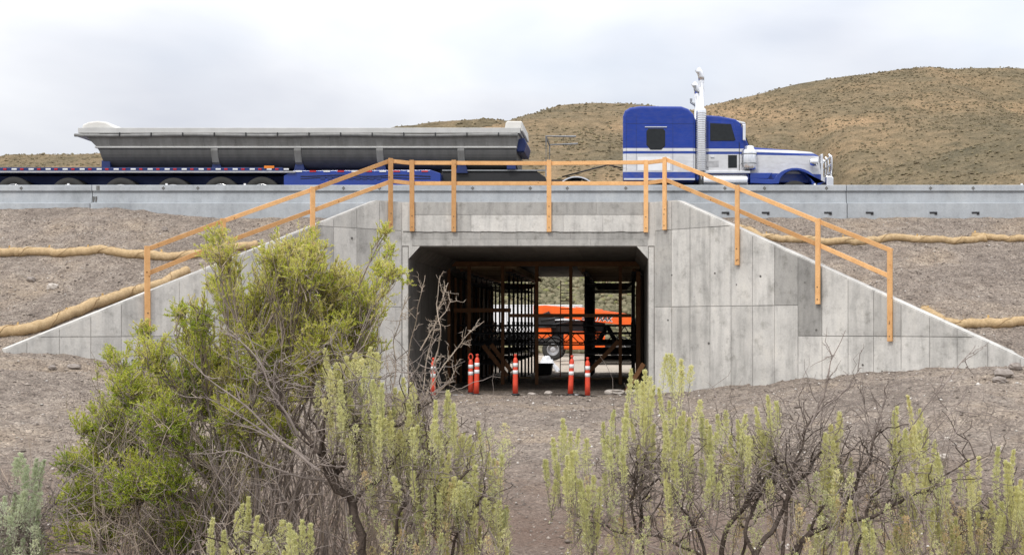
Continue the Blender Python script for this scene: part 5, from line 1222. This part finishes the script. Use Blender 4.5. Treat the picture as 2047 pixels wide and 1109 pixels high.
def sage(label, base, tops, limbs, bares, D0, fill, mat_='sage', tone0=.56, nsub=(3, 6), lenr=(55, 130), box=None, name='sagebrush'):
    t = thing(name, tuple(base), label, 'bush', 'sagebrush in the foreground')
    W_ = Wood(); B_ = Wood(); L_ = Leaves(); base = np.array(base)
    nodes = []
    for lm, r0, r1 in limbs:
        pts = [pw(a, b_, D0 + dd) for (a, b_), dd in zip(lm, np.linspace(0, rng.uniform(-.25, .25), len(lm)))]
        p = poly_path(pts, 9, .13); W_.add(p, r0 * .85, r1 * .8, 7); nodes += [p[i] for i in range(len(p) // 2, len(p))]
        for q in range(9):
            i = rng.integers(len(p) // 3, len(p)); e_ = p[i] + np.array([rng.normal(0, .12), rng.normal(0, .12), rng.uniform(.05, .28)]); b2 = crooked(p[i], e_, 7, .14); W_.add(b2, max(.004, r1 * .7), .0025, 5); nodes.append(b2[-1])
    for bp, r0 in bares:
        thorny(bp, D0 + rng.uniform(-.2, .3), r0, .0016, 9, .02, B_, .20)
    nodes = np.array(nodes) if nodes else base[None]
    def hook(bt, r=.0032):
        d = np.linalg.norm((nodes - bt) * np.array([1, 1, .6]), axis=1) + (nodes[:, 2] > bt[2]) * .5; nd = nodes[np.argmin(d)]
        B_.add(crooked(nd, bt, 8, .10, -.03), r * 1.5, r, 4)
    for tp in tops:
        px, py = tp[0], tp[1]; big = 1.18 * (tp[2] if len(tp) > 2 else 1.0)
        D = D0 + rng.uniform(-.35, .35); kx = D / F; ns = rng.integers(*nsub); lean = np.array([rng.normal(0, .06), rng.normal(0, .06)])
        bts = []
        tone = tone0 + rng.normal(0, .07)
        for s_ in range(ns):
            off = np.array([rng.normal(0, 13 * big) * kx, rng.normal(0, .035), 0]); drop = 0 if s_ == 0 else rng.uniform(0, 85) * kx * big
            ln = rng.uniform(*lenr) * kx * big * (1 if s_ == 0 else .8)
            bts.append(spike(B_, L_, pw(px, py, D) + off * (s_ > 0) - np.array([0, 0, drop]), ln, lean + np.array([off[0] * 1.6, 0]) + rng.normal(0, .05, 2), tone, rad=.0165 * rng.uniform(.7, 1.35)))
        m_ = np.mean(bts, 0) - np.array([0, 0, .10])
        for bt in bts: B_.add(crooked(m_, bt, 5, .08), .003, .0022, 3)
        hook(m_)
    for k in range(int(fill * .75)):
        px = rng.uniform(box[0], box[1]); py = rng.uniform(box[2], box[3]); D = D0 + rng.uniform(-.4, .45)
        bt = spike(B_, L_, pw(px, py, D), rng.uniform(45, 105) * D / F, rng.normal(0, .16, 2), (tone0 - .15 if rng.uniform() < .6 else .92) + rng.normal(0, .10), rad=.028, dens=700)
        if k % 2 == 0: hook(bt, .0022)
    for k in range(int(fill * 4)):
        nd = nodes[rng.integers(len(nodes))] + rng.normal(size=3) * .05; e_ = nd + np.array([rng.normal(0, .2), rng.normal(0, .18), rng.normal(.05, .16)]); B_.add(crooked(nd, e_, 8, .13), .0032, .001, 3)
    W_.build('trunk', M['bark'], t); B_.build('twigs', M['twig'], t); L_.build('crown', M[mat_], t); return t
sage('gnarled pale sagebrush in front of the greasewood, left of the middle', (-1.52, 6.5, .17),
     [(650,696),(672,725),(693,712),(711,705),(741,694),(754,706),(730,740),(806,755),(822,765),(766,780),(790,775),(700,790),(760,830),(680,760),(956,842),(928,864),(1003,908),(899,905),(871,800),(895,780),(879,935),(847,832),(915,930),(950,930),(830,880),(985,1005),(1013,1010),(940,990),(900,1000),(860,970),(790,900),(660,740),(720,770),(745,760),(780,820),(815,800),(835,850),(740,880),(700,850),(920,960),(960,960),(880,860),(905,840),(860,900),(800,960),(840,1010),(980,940)],
     [([(745,1150),(705,1010),(668,945),(640,905)], .034, .018), ([(668,950),(700,905),(712,860),(690,850)], .022, .010), ([(690,850),(700,800),(680,780)], .010, .006), ([(640,905),(590,850),(552,790),(520,740)], .014, .005), ([(705,1010),(760,960),(800,900),(850,860)], .014, .006),
      ([(800,1150),(850,1060),(900,980),(950,930)], .016, .006), ([(780,1150),(790,1040),(830,960),(880,900)], .014, .006), ([(860,1160),(920,1060),(960,1000)], .013, .005), ([(712,870),(770,855),(830,830),(880,790)], .012, .005)],
     [([(640,940),(560,880),(490,810),(420,760),(345,695)], .009), ([(620,920),(540,870),(460,820),(400,790)], .008), ([(600,880),(545,790),(500,700),(440,650)], .008), ([(590,870),(560,800),(520,720),(480,640)], .007), ([(650,960),(560,940),(470,900),(380,905)], .007), ([(560,880),(480,850),(420,845)], .006),
      ([(960,1000),(1000,940),(1040,900)], .005), ([(740,1100),(640,1060),(560,1040)], .006), ([(700,1090),(690,1000),(720,940),(715,880)], .006), ([(620,1109),(600,1040),(560,980),(530,900)], .006), ([(830,1109),(870,1020),(930,960),(1060,870)], .005), ([(540,1109),(500,1030),(440,960),(410,900)], .006), ([(880,1100),(960,1030),(1050,980)], .005)],
     6.5, 120, box=(690, 1020, 840, 1110))
sage('small pale sage shoots at the bottom edge under the greasewood', (-2.0, 6.0, .19), [(426,1035),(448,1060),(475,1022),(497,992),(515,1030),(532,1062),(604,1038),(590,1065)], [([(500,1240),(490,1150),(480,1110)], .012, .006), ([(492,1150),(540,1120),(580,1110)], .008, .005)], [], 6.0, 12, box=(430, 610, 1060, 1120))
sage('sagebrush with tall pale spikes right of the culvert middle', (.35, 6.8, .17),
     [(1125,836),(1140,862),(1157,858),(1108,896),(1150,900),(1206,843),(1228,820),(1215,870),(1251,835),(1262,737,1.1),(1272,760),(1289,739,1.2),(1300,752,1.1),(1308,770),(1334,707,1.1),(1346,714),(1361,718,1.1),(1290,830),(1330,840),(1359,832),(1378,834),(1402,824),(1413,838),(1434,828),(1451,820),(1474,838),(1491,828),(1460,870),(1510,813),(1534,790),(1551,802),(1520,850),(1187,950),(1243,1020),(1160,960),(1350,900),(1420,910)],
     [([(1300,1160),(1280,1060),(1282,1000),(1285,935)], .016, .010), ([(1270,1060),(1260,1000),(1275,950)], .010, .006), ([(1420,1180),(1400,1080),(1360,1010),(1330,950)], .014, .005), ([(1440,1180),(1400,1110),(1340,1080),(1230,1060),(1170,1040)], .014, .005), ([(1430,1180),(1450,1060),(1500,980),(1540,950),(1560,930)], .020, .010), ([(1480,1180),(1490,1070),(1470,980),(1490,900)], .013, .005)],
     [([(1440,1080),(1390,1010),(1370,960),(1340,900)], .006), ([(1430,1060),(1440,980),(1400,940)], .005), ([(1500,1060),(1530,980),(1480,930),(1420,920)], .006), ([(1180,1060),(1150,1010),(1120,960)], .004), ([(1330,1100),(1220,1070),(1160,1000)], .005), ([(1390,1100),(1370,1010),(1390,930)], .005), ([(1560,1100),(1540,1000),(1580,900)], .006)],
     6.8, 110, box=(1120, 1570, 900, 1110))
sage('half bare sagebrush with long grey branches in the right foreground', (1.2, 6.6, .17),
     [(1678,823,1.1),(1650,865),(1665,880),(1700,915),(1793,812),(1814,790,1.1),(1838,817),(1826,850),(1853,855),(1873,905),(1800,880),(1726,1040),(1793,1040),(1660,960),(1640,1000),(1850,930),(1880,980),(1820,960),(1700,1000)],
     [([(1550,1170),(1610,1070),(1690,1035),(1702,1000),(1735,930),(1752,860)], .024, .008), ([(1690,1040),(1770,1020),(1850,985),(1950,915)], .015, .004), ([(1480,1150),(1560,1030),(1600,960),(1640,900)], .020, .008), ([(1560,1180),(1570,1050),(1600,900),(1625,830)], .016, .005), ([(1700,1180),(1720,1080),(1740,990),(1800,900)], .015, .005), ([(1520,1160),(1490,1060),(1520,960),(1600,920)], .016, .006), ([(1580,1160),(1640,1020),(1660,960),(1700,900)], .012, .005)],
     [([(1735,930),(1800,880),(1860,800),(1910,740),(1950,690)], .006), ([(1620,850),(1650,780),(1660,720),(1690,660)], .006), ([(1625,830),(1690,780),(1720,735)], .005), ([(1745,880),(1760,830),(1780,760)], .006), ([(1752,900),(1730,830),(1726,780)], .005), ([(1850,985),(1930,950),(2010,900),(1985,905)], .005), ([(1740,990),(1830,920),(1850,880),(1930,790)], .005), ([(1880,960),(1895,900),(1908,840)], .004), ([(1600,960),(1560,900),(1530,850)], .005), ([(1640,900),(1640,840),(1670,790)], .005), ([(1600,1000),(1560,950),(1500,930),(1440,900)], .005),
      ([(1560,1090),(1620,1000),(1640,930)], .007), ([(1590,1100),(1600,1020),(1570,940)], .007), ([(1650,1100),(1700,1020),(1780,960)], .006)],
     6.6, 100, box=(1570, 1900, 930, 1110))
sage('yellow green sagebrush at the right edge of the photo', (2.2, 6.9, .17),
     [(1936,918,1.3),(1957,912,1.3),(1920,935),(1996,892,1.2),(2010,920),(2027,898,1.2),(2042,958,1.2),(1979,995,1.2),(1960,1010),(2000,1030),(2040,1010),(1900,1040),(2060,930,1.2)],
     [([(1850,1180),(1910,1070),(1960,1040),(2047,990)], .014, .006), ([(2000,1180),(1990,1090),(2020,1010)], .014, .006)],
     [([(1830,1120),(1900,1070),(1990,1030),(2060,1010)], .007), ([(1920,1060),(2000,1040),(2030,1000)], .005)],
     6.9, 60, box=(1890, 2070, 1000, 1115))
sage('blue grey sagebrush at the lower left edge', (-3.5, 6.4, .18),
     [(40,905),(74,915),(55,930),(10,990),(30,985),(60,1000),(5,1030),(45,1040),(75,1050),(20,1070),(-20,960),(-30,1010)],
     [([(30,1200),(40,1110),(50,1050)], .012, .006)], [([(60,1100),(90,1030),(130,960),(180,930)], .005), ([(20,1100),(60,1020),(70,960)], .005)], 6.4, 70, mat_='sage_blue', tone0=.5, box=(-40, 85, 990, 1115))
# a few dry grass stalks and twigs rising between the shrubs
for k, (pth, lab) in enumerate((([(1580,1060),(1590,900),(1640,740),(1655,690)], 'thin dark dead stalk in front of the right wing wall'),)):
    pass
